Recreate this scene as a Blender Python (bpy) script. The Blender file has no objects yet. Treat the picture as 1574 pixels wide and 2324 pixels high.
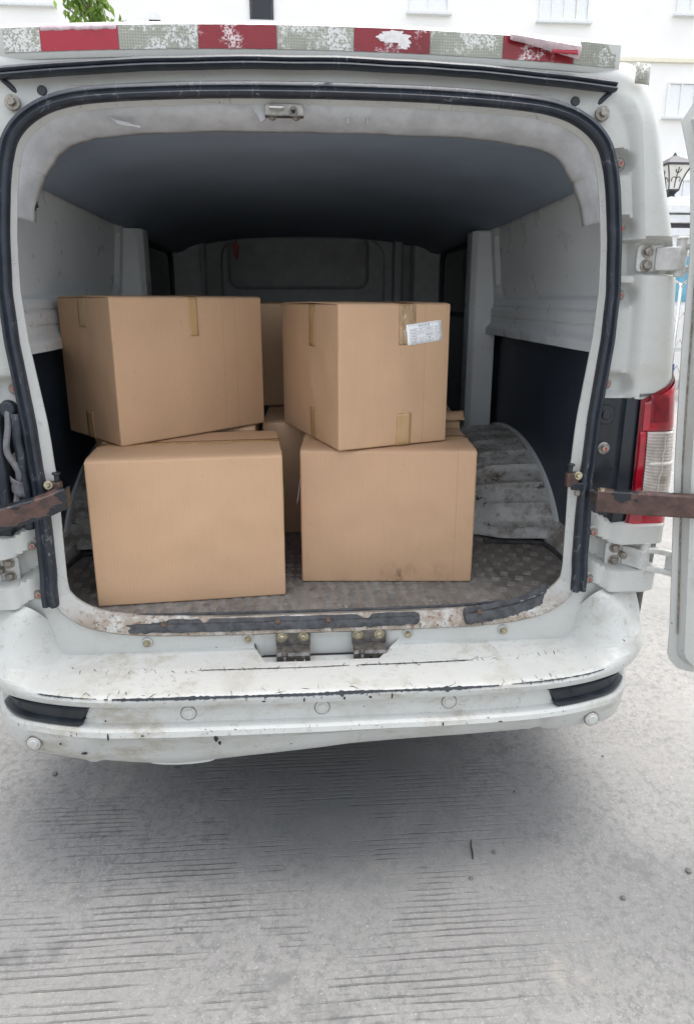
import bpy, bmesh, math, random
from mathutils import Vector, Matrix, noise as mnoise
R = math.radians
random.seed(7)
scene = bpy.context.scene
COL = scene.collection

# ------------------------------------------------------------------ camera, sky, sun, exposure
cam_d = bpy.data.cameras.new('camera'); cam = bpy.data.objects.new('camera', cam_d); COL.objects.link(cam)
cam.location = (-0.037, -1.62, 1.50)
cam.rotation_euler = (R(90 - 14.2), 0, R(-3.8))
cam_d.sensor_fit = 'VERTICAL'; cam_d.sensor_height = 24.0
cam_d.lens = 24.0 * 1455.0 / 2324.0
cam_d.shift_y = -(1162.0 - 1049.0) / 2324.0
cam_d.clip_start = 0.02; cam_d.clip_end = 600
scene.camera = cam

world = bpy.data.worlds.new('World'); scene.world = world; world.use_nodes = True
wt = world.node_tree; wt.nodes.clear()
sky = wt.nodes.new('ShaderNodeTexSky'); sky.sky_type = 'NISHITA'; sky.sun_disc = False
SUN_EL, SUN_AZ = 77.0, 28.0      # compass azimuth from +Y, clockwise: high, just ahead of the photographer
sky.sun_elevation = R(SUN_EL); sky.sun_rotation = R(SUN_AZ)
sky.dust_density = 4.0; sky.air_density = 1.0; sky.ozone_density = 1.0
hs = wt.nodes.new('ShaderNodeHueSaturation'); hs.inputs['Saturation'].default_value = 0.30
bg = wt.nodes.new('ShaderNodeBackground'); bg.inputs['Strength'].default_value = 0.15
wo = wt.nodes.new('ShaderNodeOutputWorld')
wt.links.new(sky.outputs[0], hs.inputs['Color']); wt.links.new(hs.outputs[0], bg.inputs[0]); wt.links.new(bg.outputs[0], wo.inputs[0])

sun_d = bpy.data.lights.new('sun', 'SUN'); sun_d.energy = 0.85; sun_d.angle = R(45); sun_d.color = (1.0, 0.965, 0.92)
sun = bpy.data.objects.new('sun', sun_d); COL.objects.link(sun)
_d = Vector((math.sin(R(SUN_AZ)) * math.cos(R(SUN_EL)), math.cos(R(SUN_AZ)) * math.cos(R(SUN_EL)), math.sin(R(SUN_EL))))
sun.rotation_euler = _d.to_track_quat('Z', 'Y').to_euler()

scene.view_settings.view_transform = 'Standard'; scene.view_settings.look = 'None'
scene.view_settings.gamma = 1.0; scene.view_settings.exposure = 1.70; scene.view_settings.use_curve_mapping = False
scene.render.engine = 'CYCLES'
scene.cycles.use_denoising = True
scene.cycles.max_bounces = 10; scene.cycles.diffuse_bounces = 8

# ------------------------------------------------------------------ helpers
class MB:
    def __init__(s): s.v = []; s.f = []
    def add(s, vs, fs):
        o = len(s.v); s.v += [tuple(v) for v in vs]; s.f += [tuple(i + o for i in f) for f in fs]; return s
    def box(s, c, d, rot=None):
        hx, hy, hz = d[0] / 2, d[1] / 2, d[2] / 2; c = Vector(c)
        vs = [Vector((x, y, z)) for x in (-hx, hx) for y in (-hy, hy) for z in (-hz, hz)]
        if rot is not None: vs = [rot @ v for v in vs]
        return s.add([v + c for v in vs], [(0, 1, 3, 2), (4, 6, 7, 5), (0, 4, 5, 1), (2, 3, 7, 6), (0, 2, 6, 4), (1, 5, 7, 3)])
    def cyl(s, p0, p1, r0, r1=None, n=16, cap=True, phase=0.0):
        r1 = r0 if r1 is None else r1
        p0 = Vector(p0); p1 = Vector(p1); d = (p1 - p0).normalized()
        a = d.orthogonal().normalized(); b = d.cross(a)
        vs = []
        for p, r in ((p0, r0), (p1, r1)):
            for i in range(n):
                t = 2 * math.pi * i / n + phase; vs.append(p + (a * math.cos(t) + b * math.sin(t)) * r)
        fs = [(i, (i + 1) % n, n + (i + 1) % n, n + i) for i in range(n)]
        if cap: fs += [tuple(range(n))[::-1], tuple(range(n, 2 * n))]
        return s.add(vs, fs)
    def tube(s, path, r, n=8, cap=True, flat=None):
        P = [Vector(p) for p in path]; rr = r if isinstance(r, (list, tuple)) else [r] * len(P)
        vs = []; prev = None
        for i, p in enumerate(P):
            d = (P[min(i + 1, len(P) - 1)] - P[max(i - 1, 0)]).normalized()
            if prev is None: a = d.orthogonal().normalized()
            else: a = (prev - d * prev.dot(d)).normalized()
            prev = a; b = d.cross(a)
            for k in range(n):
                t = 2 * math.pi * k / n; vs.append(p + (a * math.cos(t) + b * math.sin(t)) * rr[i])
        m = len(P); fs = []
        for i in range(m - 1):
            for k in range(n): fs.append((i * n + k, i * n + (k + 1) % n, (i + 1) * n + (k + 1) % n, (i + 1) * n + k))
        if cap: fs += [tuple(range(n))[::-1], tuple(range((m - 1) * n, m * n))]
        return s.add(vs, fs)
    def grid(s, rows, closed=False):
        n = len(rows[0]); m = len(rows); vs = [p for r in rows for p in r]; fs = []
        for i in range(m if closed else m - 1):
            j = (i + 1) % m
            for k in range(n - 1): fs.append((i * n + k, i * n + k + 1, j * n + k + 1, j * n + k))
        return s.add(vs, fs)
    def loft(s, rings, cap=True):
        n = len(rings[0]); m = len(rings); vs = [p for r in rings for p in r]; fs = []
        for i in range(m - 1):
            for k in range(n): fs.append((i * n + k, i * n + (k + 1) % n, (i + 1) * n + (k + 1) % n, (i + 1) * n + k))
        if cap: fs += [tuple(range(n))[::-1], tuple(range((m - 1) * n, m * n))]
        return s.add(vs, fs)
    def prism(s, poly, fn, t0, t1):      # poly of 2-D points, fn(u, v, t) -> 3-D
        return s.loft([[fn(u, v, t0) for u, v in poly], [fn(u, v, t1) for u, v in poly]])
    def bolt(s, c, d, r=.009, h=.007, washer=True):
        c = Vector(c); d = Vector(d).normalized()
        if washer: s.cyl(c, c + d * .002, r * 1.55, n=18)
        s.cyl(c + d * .0015, c + d * (h * .8), r, n=6); s.cyl(c + d * (h * .8), c + d * h, r, r * .82, n=6)
        return s
    def build(s, name, mat, parent=None, bevel=0, seg=2, sharp=32, smooth=True, solid=0):
        me = bpy.data.meshes.new(name); me.from_pydata(s.v, [], s.f); me.validate()
        bm = bmesh.new(); bm.from_mesh(me); bmesh.ops.recalc_face_normals(bm, faces=bm.faces); bm.to_mesh(me); bm.free()
        if smooth:
            me.polygons.foreach_set('use_smooth', [True] * len(me.polygons)); me.set_sharp_from_angle(angle=R(sharp))
        me.materials.append(mat)
        o = bpy.data.objects.new(name, me); COL.objects.link(o)
        if parent is not None: o.parent = parent
        if solid:
            m = o.modifiers.new('s', 'SOLIDIFY'); m.thickness = solid; m.offset = 0
        if bevel:
            m = o.modifiers.new('b', 'BEVEL'); m.width = bevel; m.segments = seg; m.limit_method = 'ANGLE'; m.angle_limit = R(40)
        return o

def thing(name, label, cat, loc=(0, 0, 0), rz=0, group=None):
    o = bpy.data.objects.new(name, None); COL.objects.link(o); o.location = loc; o.rotation_euler = (0, 0, rz)
    o.empty_display_size = .1
    tag(o, label, cat, group); return o
def tag(o, label=None, cat=None, group=None, kind=None):
    if label: o['label'] = label
    if cat: o['category'] = cat
    if group: o['group'] = group
    if kind: o['kind'] = kind
    return o
def lerp(a, b, t): return a + (b - a) * t
def sst(a, b, x):
    t = max(0.0, min(1.0, (x - a) / (b - a))); return t * t * (3 - 2 * t)
def interp(x, xs, ys):
    if x <= xs[0]: return ys[0]
    for i in range(1, len(xs)):
        if x <= xs[i]: return lerp(ys[i - 1], ys[i], (x - xs[i - 1]) / (xs[i] - xs[i - 1]))
    return ys[-1]
def catmull(pts, per=8):
    P = [Vector(p) for p in pts]; out = []
    for i in range(len(P) - 1):
        p0 = P[max(i - 1, 0)]; p1 = P[i]; p2 = P[i + 1]; p3 = P[min(i + 2, len(P) - 1)]
        for k in range(per):
            t = k / per
            out.append(.5 * ((2 * p1) + (p2 - p0) * t + (2 * p0 - 5 * p1 + 4 * p2 - p3) * t * t + (3 * p1 - p0 - 3 * p2 + p3) * t ** 3))
    out.append(P[-1]); return out
def nz(x, y=0, z=0): return mnoise.noise(Vector((x, y, z)))
def rrect(w, h, r, n=6):                 # rounded rectangle outline centred on 0
    out = []
    for cx, cy, a in ((w / 2 - r, h / 2 - r, 0), (-w / 2 + r, h / 2 - r, 90), (-w / 2 + r, -h / 2 + r, 180), (w / 2 - r, -h / 2 + r, 270)):
        for i in range(n + 1):
            t = R(a + 90 * i / n); out.append((cx + r * math.cos(t), cy + r * math.sin(t)))
    return out

# ------------------------------------------------------------------ materials
class NT:
    def __init__(s, name):
        s.m = bpy.data.materials.new(name); s.m.use_nodes = True; s.t = s.m.node_tree; s.b = s.t.nodes['Principled BSDF']
        s.co = s.t.nodes.new('ShaderNodeTexCoord'); s.obj = s.co.outputs['Object']
    def n(s, typ): return s.t.nodes.new(typ)
    def l(s, a, b): s.t.links.new(a, b)
    def val(s, sock, v):
        if hasattr(v, 'links') or isinstance(v, bpy.types.NodeSocket): s.l(v, sock)
        else: sock.default_value = v
    def math(s, op, a, b=0.0, clamp=False):
        q = s.n('ShaderNodeMath'); q.operation = op; q.use_clamp = clamp; s.val(q.inputs[0], a); s.val(q.inputs[1], b); return q.outputs[0]
    def vec(s, scale=(1, 1, 1), loc=(0, 0, 0), rot=(0, 0, 0), src=None):
        q = s.n('ShaderNodeMapping'); q.inputs['Scale'].default_value = scale; q.inputs['Location'].default_value = loc
        q.inputs['Rotation'].default_value = rot; s.l(src or s.obj, q.inputs[0]); return q.outputs[0]
    def noise(s, scale=5, detail=4, rough=.55, vec=None, dist=0):
        q = s.n('ShaderNodeTexNoise'); q.inputs['Scale'].default_value = scale; q.inputs['Detail'].default_value = detail
        q.inputs['Roughness'].default_value = rough; q.inputs['Distortion'].default_value = dist; s.l(vec or s.obj, q.inputs['Vector']); return q.outputs[0]
    def vor(s, scale, feature='F1', vec=None, rnd=1):
        q = s.n('ShaderNodeTexVoronoi'); q.feature = feature; q.inputs['Scale'].default_value = scale; q.inputs['Randomness'].default_value = rnd
        s.l(vec or s.obj, q.inputs['Vector']); return q.outputs[0]
    def rng(s, x, lo, hi, a=0.0, b=1.0):
        q = s.n('ShaderNodeMapRange'); q.interpolation_type = 'SMOOTHSTEP'; s.val(q.inputs[0], x)
        q.inputs[1].default_value = lo; q.inputs[2].default_value = hi; q.inputs[3].default_value = a; q.inputs[4].default_value = b; return q.outputs[0]
    def mask(s, scale, lo, hi, detail=4, rough=.6, vec=None, dist=0): return s.rng(s.noise(scale, detail, rough, vec, dist), lo, hi)
    def line(s, scale, w, vec=None, detail=2, lvl=.5, dist=0):   # thin wandering lines: contour of a noise field
        x = s.math('ABSOLUTE', s.math('SUBTRACT', s.noise(scale, detail, .5, vec, dist), lvl)); return s.rng(x, 0, w, 1, 0)
    def mix(s, f, a, b, mode='MIX'):
        q = s.n('ShaderNodeMix'); q.data_type = 'RGBA'; q.blend_type = mode; s.val(q.inputs[0], f)
        for i, c in ((6, a), (7, b)):
            if isinstance(c, (tuple, list)): q.inputs[i].default_value = (*c, 1) if len(c) == 3 else c
            else: s.l(c, q.inputs[i])
        return q.outputs[2]
    def mul(s, *a):
        o = a[0]
        for x in a[1:]: o = s.math('MULTIPLY', o, x)
        return o
    def axis(s, i, src=None):
        q = s.n('ShaderNodeSeparateXYZ'); s.l(src or s.obj, q.inputs[0]); return q.outputs[i]
    def bump(s, h, strength=.3, dist=.001, prev=None):
        q = s.n('ShaderNodeBump'); q.inputs['Strength'].default_value = strength; q.inputs['Distance'].default_value = dist
        s.l(h, q.inputs['Height'])
        if prev is not None: s.l(prev, q.inputs['Normal'])
        s.l(q.outputs[0], s.b.inputs['Normal']); return q.outputs[0]
    def done(s, col=None, rough=None, metal=None, **k):
        if col is not None: s.val(s.b.inputs['Base Color'], (*col, 1) if isinstance(col, tuple) and len(col) == 3 else col)
        if rough is not None: s.val(s.b.inputs['Roughness'], rough)
        if metal is not None: s.val(s.b.inputs['Metallic'], metal)
        for kk, v in k.items(): s.val(s.b.inputs[kk.replace('_', ' ')], v)
        return s.m

def simple(name, col, rough=.5, metal=0.0, var=.12, scale=14, bump=0.0, bscale=200, spec=None, **k):
    t = NT(name); f = t.noise(scale, 5, .6)
    c = t.mix(t.rng(f, .3, .7), tuple(x * (1 - var) for x in col), tuple(min(1, x * (1 + var)) for x in col))
    if bump: t.bump(t.noise(bscale, 3), bump, .001)
    if spec is not None: t.b.inputs['Specular IOR Level'].default_value = spec
    return t.done(c, t.rng(f, .2, .8, max(0, rough - .08), min(1, rough + .08)), metal, **k)

def paint(name, base=(.505, .515, .492), dirt=.35, chips=.3, scr=.5, grime=.3, rough=.33):
    """old white van paint: grime film, hairline scratches, dark chips"""
    t = NT(name)
    c = t.mix(t.rng(t.noise(3, 5), .3, .75), base, tuple(x * .93 for x in base))
    c = t.mix(t.mul(t.mask(7, .48, .75, 8, .7), dirt), c, (.34, .32, .27))
    c = t.mix(t.mul(t.mask(40, .55, .75, 6, .7), t.mask(4, .45, .65), grime), c, (.22, .19, .15))
    c = t.mix(t.mul(t.mask(90, .54, .66, 7, .8), t.mask(5, .50, .66, 6), grime * .55), c, (.20, .17, .13))
    c = t.mix(t.mul(t.mask(3.0, .52, .66, 10, .8, t.vec((1, 1, 2.2))), grime * .75), c, (.30, .265, .20))
    v1 = t.vec((1, 1, 1), rot=(0, .5, .3)); v2 = t.vec((1, 1, 1), loc=(3, 1, 2), rot=(.4, -.6, .2))
    s1 = t.mul(t.line(22, .006, v1, 1), t.mask(30, .56, .66, 3)); s2 = t.mul(t.line(34, .006, v2, 1), t.mask(26, .57, .66, 3, vec=v2))
    c = t.mix(t.mul(t.math('ADD', s1, s2, True), scr), c, (.10, .10, .10))
    ch = t.mul(t.mask(70, .71, .735, 3, .6), t.mask(6, .45, .60), chips * 3)
    c = t.mix(t.math('MINIMUM', ch, 1.0), c, (.035, .037, .04))
    t.bump(t.noise(160, 3), .05, .001)
    return t.done(c, t.rng(t.noise(9, 5), .3, .7, rough - .06, rough + .2), 0.0)

MAT = {}
MAT['paint'] = paint('van_paint')
MAT['paint_dirty'] = paint('bumper_paint', dirt=.6, chips=.9, scr=.95, grime=.95)
MAT['paint_clean'] = paint('pillar_paint', dirt=.22, chips=.10, scr=.35, grime=.25)
t = NT('seal_rubber')
c = t.mix(t.rng(t.noise(20, 5), .3, .7), (.012, .017, .027), (.022, .028, .040))
c = t.mix(t.mul(t.mask(14, .52, .72, 8, .75), .4), c, (.07, .078, .088))
c = t.mix(t.mul(t.line(30, .012, t.vec((1, 1, .4)), 2), t.mask(10, .5, .6), .7), c, (.20, .21, .22))
t.bump(t.noise(70, 5), .35, .002)
MAT['rubber'] = t.done(c, .48)
MAT['old_rubber'] = simple('cracked_rubber', (.045, .048, .052), .7, var=.5, scale=45, bump=1.0, bscale=90)
MAT['plastic'] = simple('black_plastic', (.012, .016, .022), .38, var=.3, scale=20, bump=.1, bscale=60)
MAT['dark_board'] = None
t = NT('hardboard')
c = t.mix(t.rng(t.noise(6, 6), .3, .75), (.026, .036, .054), (.042, .054, .074))
c = t.mix(t.mul(t.mask(12, .55, .75, 8, .75, t.vec((1, 1, .35))), .35), c, (.12, .13, .13))
c = t.mix(t.mul(t.line(14, .004, t.vec((1, 1, .4)), 1), t.mask(9, .55, .65), .5), c, (.2, .21, .22))
MAT['dark_board'] = t.done(c, .45)
MAT['headliner'] = simple('headliner_fabric', (.235, .285, .35), .75, var=.10, scale=3, bump=.05, bscale=300)
MAT['trim'] = simple('header_trim_fabric', (.43, .44, .455), .8, var=.14, scale=16, bump=.35, bscale=70)
MAT['inner_white'] = paint('inner_wall_paint', base=(.68, .71, .72), dirt=.12, chips=.0, scr=.0, grime=.12, rough=.3)
MAT['inner_grey'] = simple('inner_grey_paint', (.38, .40, .41), .4, var=.1)
MAT['inner_dark'] = simple('inner_dark_metal', (.10, .11, .12), .35, var=.2)
MAT['steel'] = simple('worn_steel', (.16, .15, .14), .38, .75, var=.35, scale=60, bump=.3, bscale=120)
MAT['zinc'] = simple('zinc_bolt', (.38, .34, .24), .35, .8, var=.35, scale=90)
MAT['grey_bolt'] = simple('grimy_bolt', (.26, .24, .21), .5, .5, var=.4, scale=90)
MAT['rust_bolt'] = simple('rusty_bolt', (.085, .055, .04), .7, .2, var=.4, scale=90)
MAT['red_mark'] = simple('red_inspection_mark', (.5, .03, .02), .5, var=.2)
MAT['zinc_plate'] = simple('zinc_plate', (.40, .39, .36), .45, .6, var=.25, scale=60)
MAT['chrome'] = simple('chrome', (.72, .72, .72), .14, 1.0, var=.1)
MAT['hinge'] = simple('painted_hinge', (.46, .46, .44), .4, var=.2, scale=30, bump=.1)
MAT['dark_hole'] = simple('dark_recess', (.01, .01, .011), .8, var=.2)
MAT['cable'] = simple('grey_cable', (.13, .13, .14), .5, var=.3, scale=40)
# sill: white paint flaking to rust
t = NT('rusted_sill_paint')
c = t.mix(t.rng(t.noise(4, 5), .3, .7), (.50, .51, .495), (.43, .435, .415))
low = t.rng(t.axis(2), .735, .63)
c = t.mix(t.mul(t.mask(13, .36, .56, 10, .8), low, .9), c, (.22, .17, .12))
c = t.mix(t.mul(t.mask(62, .52, .62, 9, .75), low, .9), c, (.13, .055, .028))
c = t.mix(t.mul(t.mask(70, .60, .66, 5, .7), t.rng(low, 0, 1, .25, 1)), c, (.05, .04, .035))
c = t.mix(t.mul(t.line(12, .006, None, 3), t.mask(6, .5, .6), .7), c, (.07, .06, .05))
t.bump(t.noise(60, 8, .7), .5, .002)
MAT['sill'] = t.done(c, .55)
# checker plate
t = NT('tread_plate_steel')
c = t.mix(t.rng(t.noise(7, 8, .7), .3, .7), (.165, .146, .126), (.245, .226, .203))
c = t.mix(t.mask(3.2, .5, .72, 6, .6), c, (.085, .075, .064))
c = t.mix(t.mul(t.mask(24, .58, .7, 6, .7), .6), c, (.12, .065, .035))
t.bump(t.noise(90, 6, .7), .35, .0012)
MAT['tread'] = t.done(c, t.rng(t.noise(14, 6), .3, .7, .5, .75), .08)
t = NT('worn_tread_bar'); c = t.mix(t.rng(t.noise(9, 8, .7), .35, .65), (.145, .129, .112), (.265, .248, .224))
MAT['tread_bar'] = t.done(c, .5, .15)
# cardboard
def cardboard_mat(name, base, stain=False, creases=()):
    t = NT(name)
    c = t.mix(t.rng(t.noise(2.6, 4), .3, .72), base, tuple(x * .90 for x in base))
    fib = t.noise(1, 4, .6, t.vec((150, 150, 9)))
    c = t.mix(t.rng(fib, .35, .75, 0, .09), c, tuple(x * .72 for x in base))
    flu = t.n('ShaderNodeTexWave'); flu.bands_direction = 'X'; flu.inputs['Scale'].default_value = 34; flu.inputs['Distortion'].default_value = 1.2
    t.l(t.obj, flu.inputs['Vector'])
    c = t.mix(t.math('MULTIPLY', flu.outputs['Fac'], .015), c, tuple(x * .6 for x in base))
    x = t.axis(0)
    for cx in creases:
        m = t.rng(t.math('ABSOLUTE', t.math('SUBTRACT', x, cx)), 0, .0022, .38, 0); c = t.mix(m, c, tuple(v * .55 for v in base))
    c = t.mix(t.mul(t.mask(60, .66, .71, 3), .25), c, tuple(v * .6 for v in base))
    if stain:
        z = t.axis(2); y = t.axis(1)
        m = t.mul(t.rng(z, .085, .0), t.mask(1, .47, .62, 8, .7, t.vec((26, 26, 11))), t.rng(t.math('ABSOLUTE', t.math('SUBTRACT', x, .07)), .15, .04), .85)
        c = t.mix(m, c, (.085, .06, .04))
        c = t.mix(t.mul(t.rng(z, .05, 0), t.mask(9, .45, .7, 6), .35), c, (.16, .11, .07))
    c = t.mix(t.mul(t.mask(3.5, .56, .72, 8, .75), .30), c, tuple(v * .72 for v in base))
    t.bump(t.math('ADD', t.math('MULTIPLY', flu.outputs['Fac'], .05), t.noise(9, 5)), .34, .005)
    return t.done(c, .68, 0.0, Specular_IOR_Level=.3)
KRAFT = (.53, .346, .212)
MAT['tape'] = NT('packing_tape')
t = MAT['tape']; f = t.noise(30, 5, .6, t.vec((1, 1, .3)))
t.bump(f, .5, .004)
MAT['tape'] = t.done(t.mix(t.rng(f, .3, .7), (.385, .245, .11), (.435, .29, .145)), .13, 0.0)
MAT['clear_tape'] = None
t = NT('wrinkled_clear_tape'); f = t.noise(55, 4, .6, t.vec((1, 1, .45)), 1.5)
t.bump(f, 1.0, .012)
MAT['clear_tape'] = t.done(t.mix(t.mask(60, .60, .68, 3, vec=t.vec((1, 1, .4)), dist=1.5), (.40, .27, .15), (.72, .66, .55)), .10)
MAT['paper'] = simple('label_paper', (.84, .85, .86), .6, var=.03)
MAT['ink'] = simple('label_ink', (.16, .165, .18), .7, var=.1)
MAT['card_edge'] = simple('raw_card_edge', (.36, .24, .15), .85, var=.3, scale=90, bump=.5, bscale=150)
# lamp
MAT['red_lens'] = simple('red_lens', (.34, .008, .022), .12, var=.35, scale=18, **{'Coat_Weight': .6})
MAT['deep_red'] = simple('deep_red_lens', (.16, .004, .012), .16, var=.35, scale=22)
t = NT('clear_lens')
c = t.mix(t.rng(t.noise(30, 5, .6, t.vec((1, 1, .6))), .3, .7), (.32, .29, .26), (.50, .45, .41))
c = t.mix(t.mul(t.mask(16, .52, .62, 5, .6), .75), c, (.22, .17, .13))
MAT['clear_lens'] = t.done(c, .12, 0.0, Coat_Weight=.5)
MAT['white_strip'] = simple('reflector_bar', (.62, .60, .55), .25, var=.15)
# strap: black paint worn to brown rust
def rusty(name, lo, hi):
    t = NT(name)
    c = t.mix(t.rng(t.noise(40, 6, .7), .3, .7), (.060, .034, .028), (.115, .066, .054))
    c = t.mix(t.mask(30, .55, .65, 4), c, (.055, .035, .030))
    m = t.mask(7, lo, hi, 5, .55, t.vec((1, 1, 1.6), loc=(.3, .9, 2.2)))
    c = t.mix(m, c, (.014, .018, .023))
    t.bump(m, .5, .002)
    return t.done(c, t.rng(m, 0, 1, .5, .32), .15)
MAT['strap_rust'] = rusty('strap_mostly_rust', .555, .57)
MAT['strap_black'] = rusty('strap_mostly_black', .385, .40)
# reflective tape
def reflective(name, a, b, worn, wl):
    t = NT(name); v = t.vec((1, .05, 1))
    cell = t.vor(165, 'DISTANCE_TO_EDGE', v, .25)
    c = t.mix(t.rng(cell, .02, .12), b, a)
    c = t.mix(t.mul(t.mask(9, .45, .7, 5, vec=v), .55), c, tuple(x * .45 for x in a))
    g = t.mul(t.mask(12, wl, wl + .08, 7, .75, v), t.rng(t.noise(220, 2, .5, v), .42, .52))
    c = t.mix(g, c, worn)
    return t.done(c, .35, 0.0)
MAT['refl_white'] = reflective('reflective_grey', (.25, .26, .21), (.40, .41, .35), (.62, .62, .60), .48)
MAT['refl_red'] = reflective('reflective_red', (.24, .010, .018), (.15, .008, .014), (.62, .54, .54), .52)
MAT['refl_bright_red'] = reflective('reflective_bright_red', (.36, .012, .03), (.28, .012, .024), (.66, .54, .56), .60)
MAT['peeled'] = simple('peeled_tape_back', (.58, .46, .49), .7, var=.2, scale=60, bump=.6, bscale=80)
MAT['adhesive'] = simple('torn_white_backing', (.66, .65, .64), .7, var=.1, scale=90, bump=.6, bscale=140)

# ground
t = NT('weathered_concrete')
c = t.mix(t.rng(t.noise(1.3, 6, .6), .3, .72), (.262, .257, .245), (.208, .205, .197))
c = t.mix(t.mul(t.mask(34, .49, .58, 10, .85), t.mask(1.6, .38, .58, 5, .6, t.vec((1, 1, 1), loc=(.6, 4, 0))), .75), c, (.105, .108, .107))
c = t.mix(t.mul(t.mask(50, .49, .57, 9, .85), .5), c, (.15, .15, .148))
c = t.mix(t.mul(t.mask(240, .44, .60, 4, .7), .40), c, (.19, .188, .182))
c = t.mix(t.mul(t.mask(120, .58, .66, 5, .75, t.vec((1, 1, 1), loc=(5, 2, 0))), .55), c, (.42, .415, .40))
c = t.mix(t.mul(t.mask(3.2, .56, .66, 9, .75, t.vec((1, 1, 1), loc=(3, 7, 0))), .75), c, (.135, .135, .132))
c = t.mix(t.mul(t.mask(2.4, .58, .70, 5, .6, t.vec((1, 1, 1), loc=(8, 1, 0))), .35), c, (.40, .365, .30))
# broom-finish grooves running across, only in worn patches
yw = t.math('ADD', t.axis(1), t.math('MULTIPLY', t.noise(1, 3, .6, t.vec((4, 9, 1))), .012))
ph = t.math('ABSOLUTE', t.math('SUBTRACT', t.math('FRACT', t.math('DIVIDE', yw, .0165)), .5))
gl = t.mul(t.rng(ph, .05, .18, 1, 0), t.mask(1, .40, .56, 3, .6, t.vec((2.0, 60, 1))))
gm = t.mul(gl, t.mask(1, .45, .58, 6, .7, t.vec((1.8, 2.8, 1), loc=(2.3, .75, 0))), t.rng(t.math('ADD', t.math('ABSOLUTE', t.math('ADD', t.axis(0), .22)), t.math('MULTIPLY', t.noise(2, 4), .8)), 1.25, .85, .12, 1))
c = t.mix(t.mul(gm, .42), c, (.075, .075, .075))
# old oil drips plus painted bumper shadow below the tail of the van
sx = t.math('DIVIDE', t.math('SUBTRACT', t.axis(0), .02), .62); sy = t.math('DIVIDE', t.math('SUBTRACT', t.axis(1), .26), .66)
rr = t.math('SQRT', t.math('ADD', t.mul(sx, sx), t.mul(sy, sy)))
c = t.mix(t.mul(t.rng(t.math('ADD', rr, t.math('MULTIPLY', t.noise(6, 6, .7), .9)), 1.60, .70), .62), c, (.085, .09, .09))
c = t.mix(t.mul(t.mask(13, .68, .73, 4, .6), .6), c, (.12, .12, .125))
bm_ = t.bump(t.noise(150, 5, .75), .55, .004)
t.bump(t.math('SUBTRACT', 1.0, gm), .8, .006, bm_)
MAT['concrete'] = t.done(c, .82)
MAT['wall_paint'] = simple('cream_wall_paint', (.88, .87, .84), .8, var=.02, scale=1.2, bump=.1, bscale=60)
MAT['trim_paint'] = simple('pale_yellow_trim', (.80, .76, .62), .8, var=.05)
MAT['frame_paint'] = simple('window_frame_paint', (.82, .82, .80), .5, var=.06)
MAT['pale_glass'] = simple('reflective_window_glass', (.80, .82, .83), .2, var=.04, metal=.0)
MAT['dark_glass'] = simple('dark_window_glass', (.012, .014, .018), .08, var=.2)
MAT['gasket'] = simple('grey_gasket', (.19, .20, .21), .5)
MAT['hazy_glass'] = simple('dusty_dark_glass', (.27, .285, .295), .36, var=.25, scale=5)
MAT['tile_blue'] = simple('pale_blue_tile', (.13, .38, .50), .4, var=.2, scale=6)
MAT['stone_white'] = simple('white_stone_cap', (.74, .76, .76), .6, var=.06)
MAT['iron'] = simple('dark_iron', (.06, .06, .065), .5, .4, var=.2)
MAT['lantern_glass'] = simple('frosted_lantern_glass', (.74, .73, .68), .35, var=.05)
MAT['bark'] = simple('bark', (.13, .10, .07), .9, var=.3, scale=20, bump=.6, bscale=40)
t = NT('leaf_green')
lc = t.mix(t.rng(t.noise(5, 3), .35, .68), (.06, .13, .02), (.14, .24, .04))
MAT['leaf'] = t.done(lc, .4)
tl = t.n('ShaderNodeBsdfTranslucent'); t.l(t.mix(.5, lc, (.32, .48, .08)), tl.inputs[0]); mx = t.n('ShaderNodeMixShader'); mx.inputs[0].default_value = .5
t.l(t.b.outputs[0], mx.inputs[1]); t.l(tl.outputs[0], mx.inputs[2]); t.l(mx.outputs[0], t.t.nodes['Material Output'].inputs[0])
MAT['tyre'] = simple('tyre_rubber', (.02, .02, .021), .8, var=.3, bump=.4, bscale=60)
MAT['twig'] = simple('dark_twig', (.03, .026, .022), .8, var=.3)
MAT['pebble'] = simple('pebble_grey', (.12, .12, .12), .85, var=.3, scale=60)
MAT['underbody'] = simple('underbody', (.03, .03, .03), .8, var=.3)
MAT['gate_blue'] = simple('gate_blue_plastic', (.05, .075, .16), .35, var=.2)
MAT['red_patch'] = simple('painted_red_reflection', (.42, .06, .07), .45, var=.3, scale=40)  # flat red standing in for a reflection in the bulkhead glass

# ------------------------------------------------------------------ setting: ground
g = MB(); S = 150
xs = [-S, -40, -8, -3, 0, 3, 8, 40, S]
g.grid([[(x, y, 0) for x in xs] for y in xs])
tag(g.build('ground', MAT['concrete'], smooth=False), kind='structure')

# ------------------------------------------------------------------ the van
van = thing('cargo_van', 'old white cargo van with both rear doors open, scuffed bumper and bare loading bay', 'van')
def mir(fn):                       # run a builder for both sides: s = +1 / -1
    for s in (1, -1): fn(s)

Z_ = [.37, .473, .655, .807, .861, 1.058, 1.304, 1.546, 1.633, 1.749, 1.901]
X_ = [.925, .94, .947, .955, .960, .960, .941, .92, .903, .871, .83]
def edge_x(z): return interp(z, Z_, X_)
def seal_x(z): return interp(z, [.70, .77, .9, 1.05, 1.08, 1.2, 1.3, 1.4, 1.52, 1.65, 1.75, 1.80], [.716, .72, .718, .715, .718, .722, .73, .738, .74, .73, .716, .706])
def ridge_x(z): return interp(z, [.70, 1.0, 1.277, 1.533, 1.74, 1.80], [.80, .835, .831, .819, .789, .781])

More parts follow.
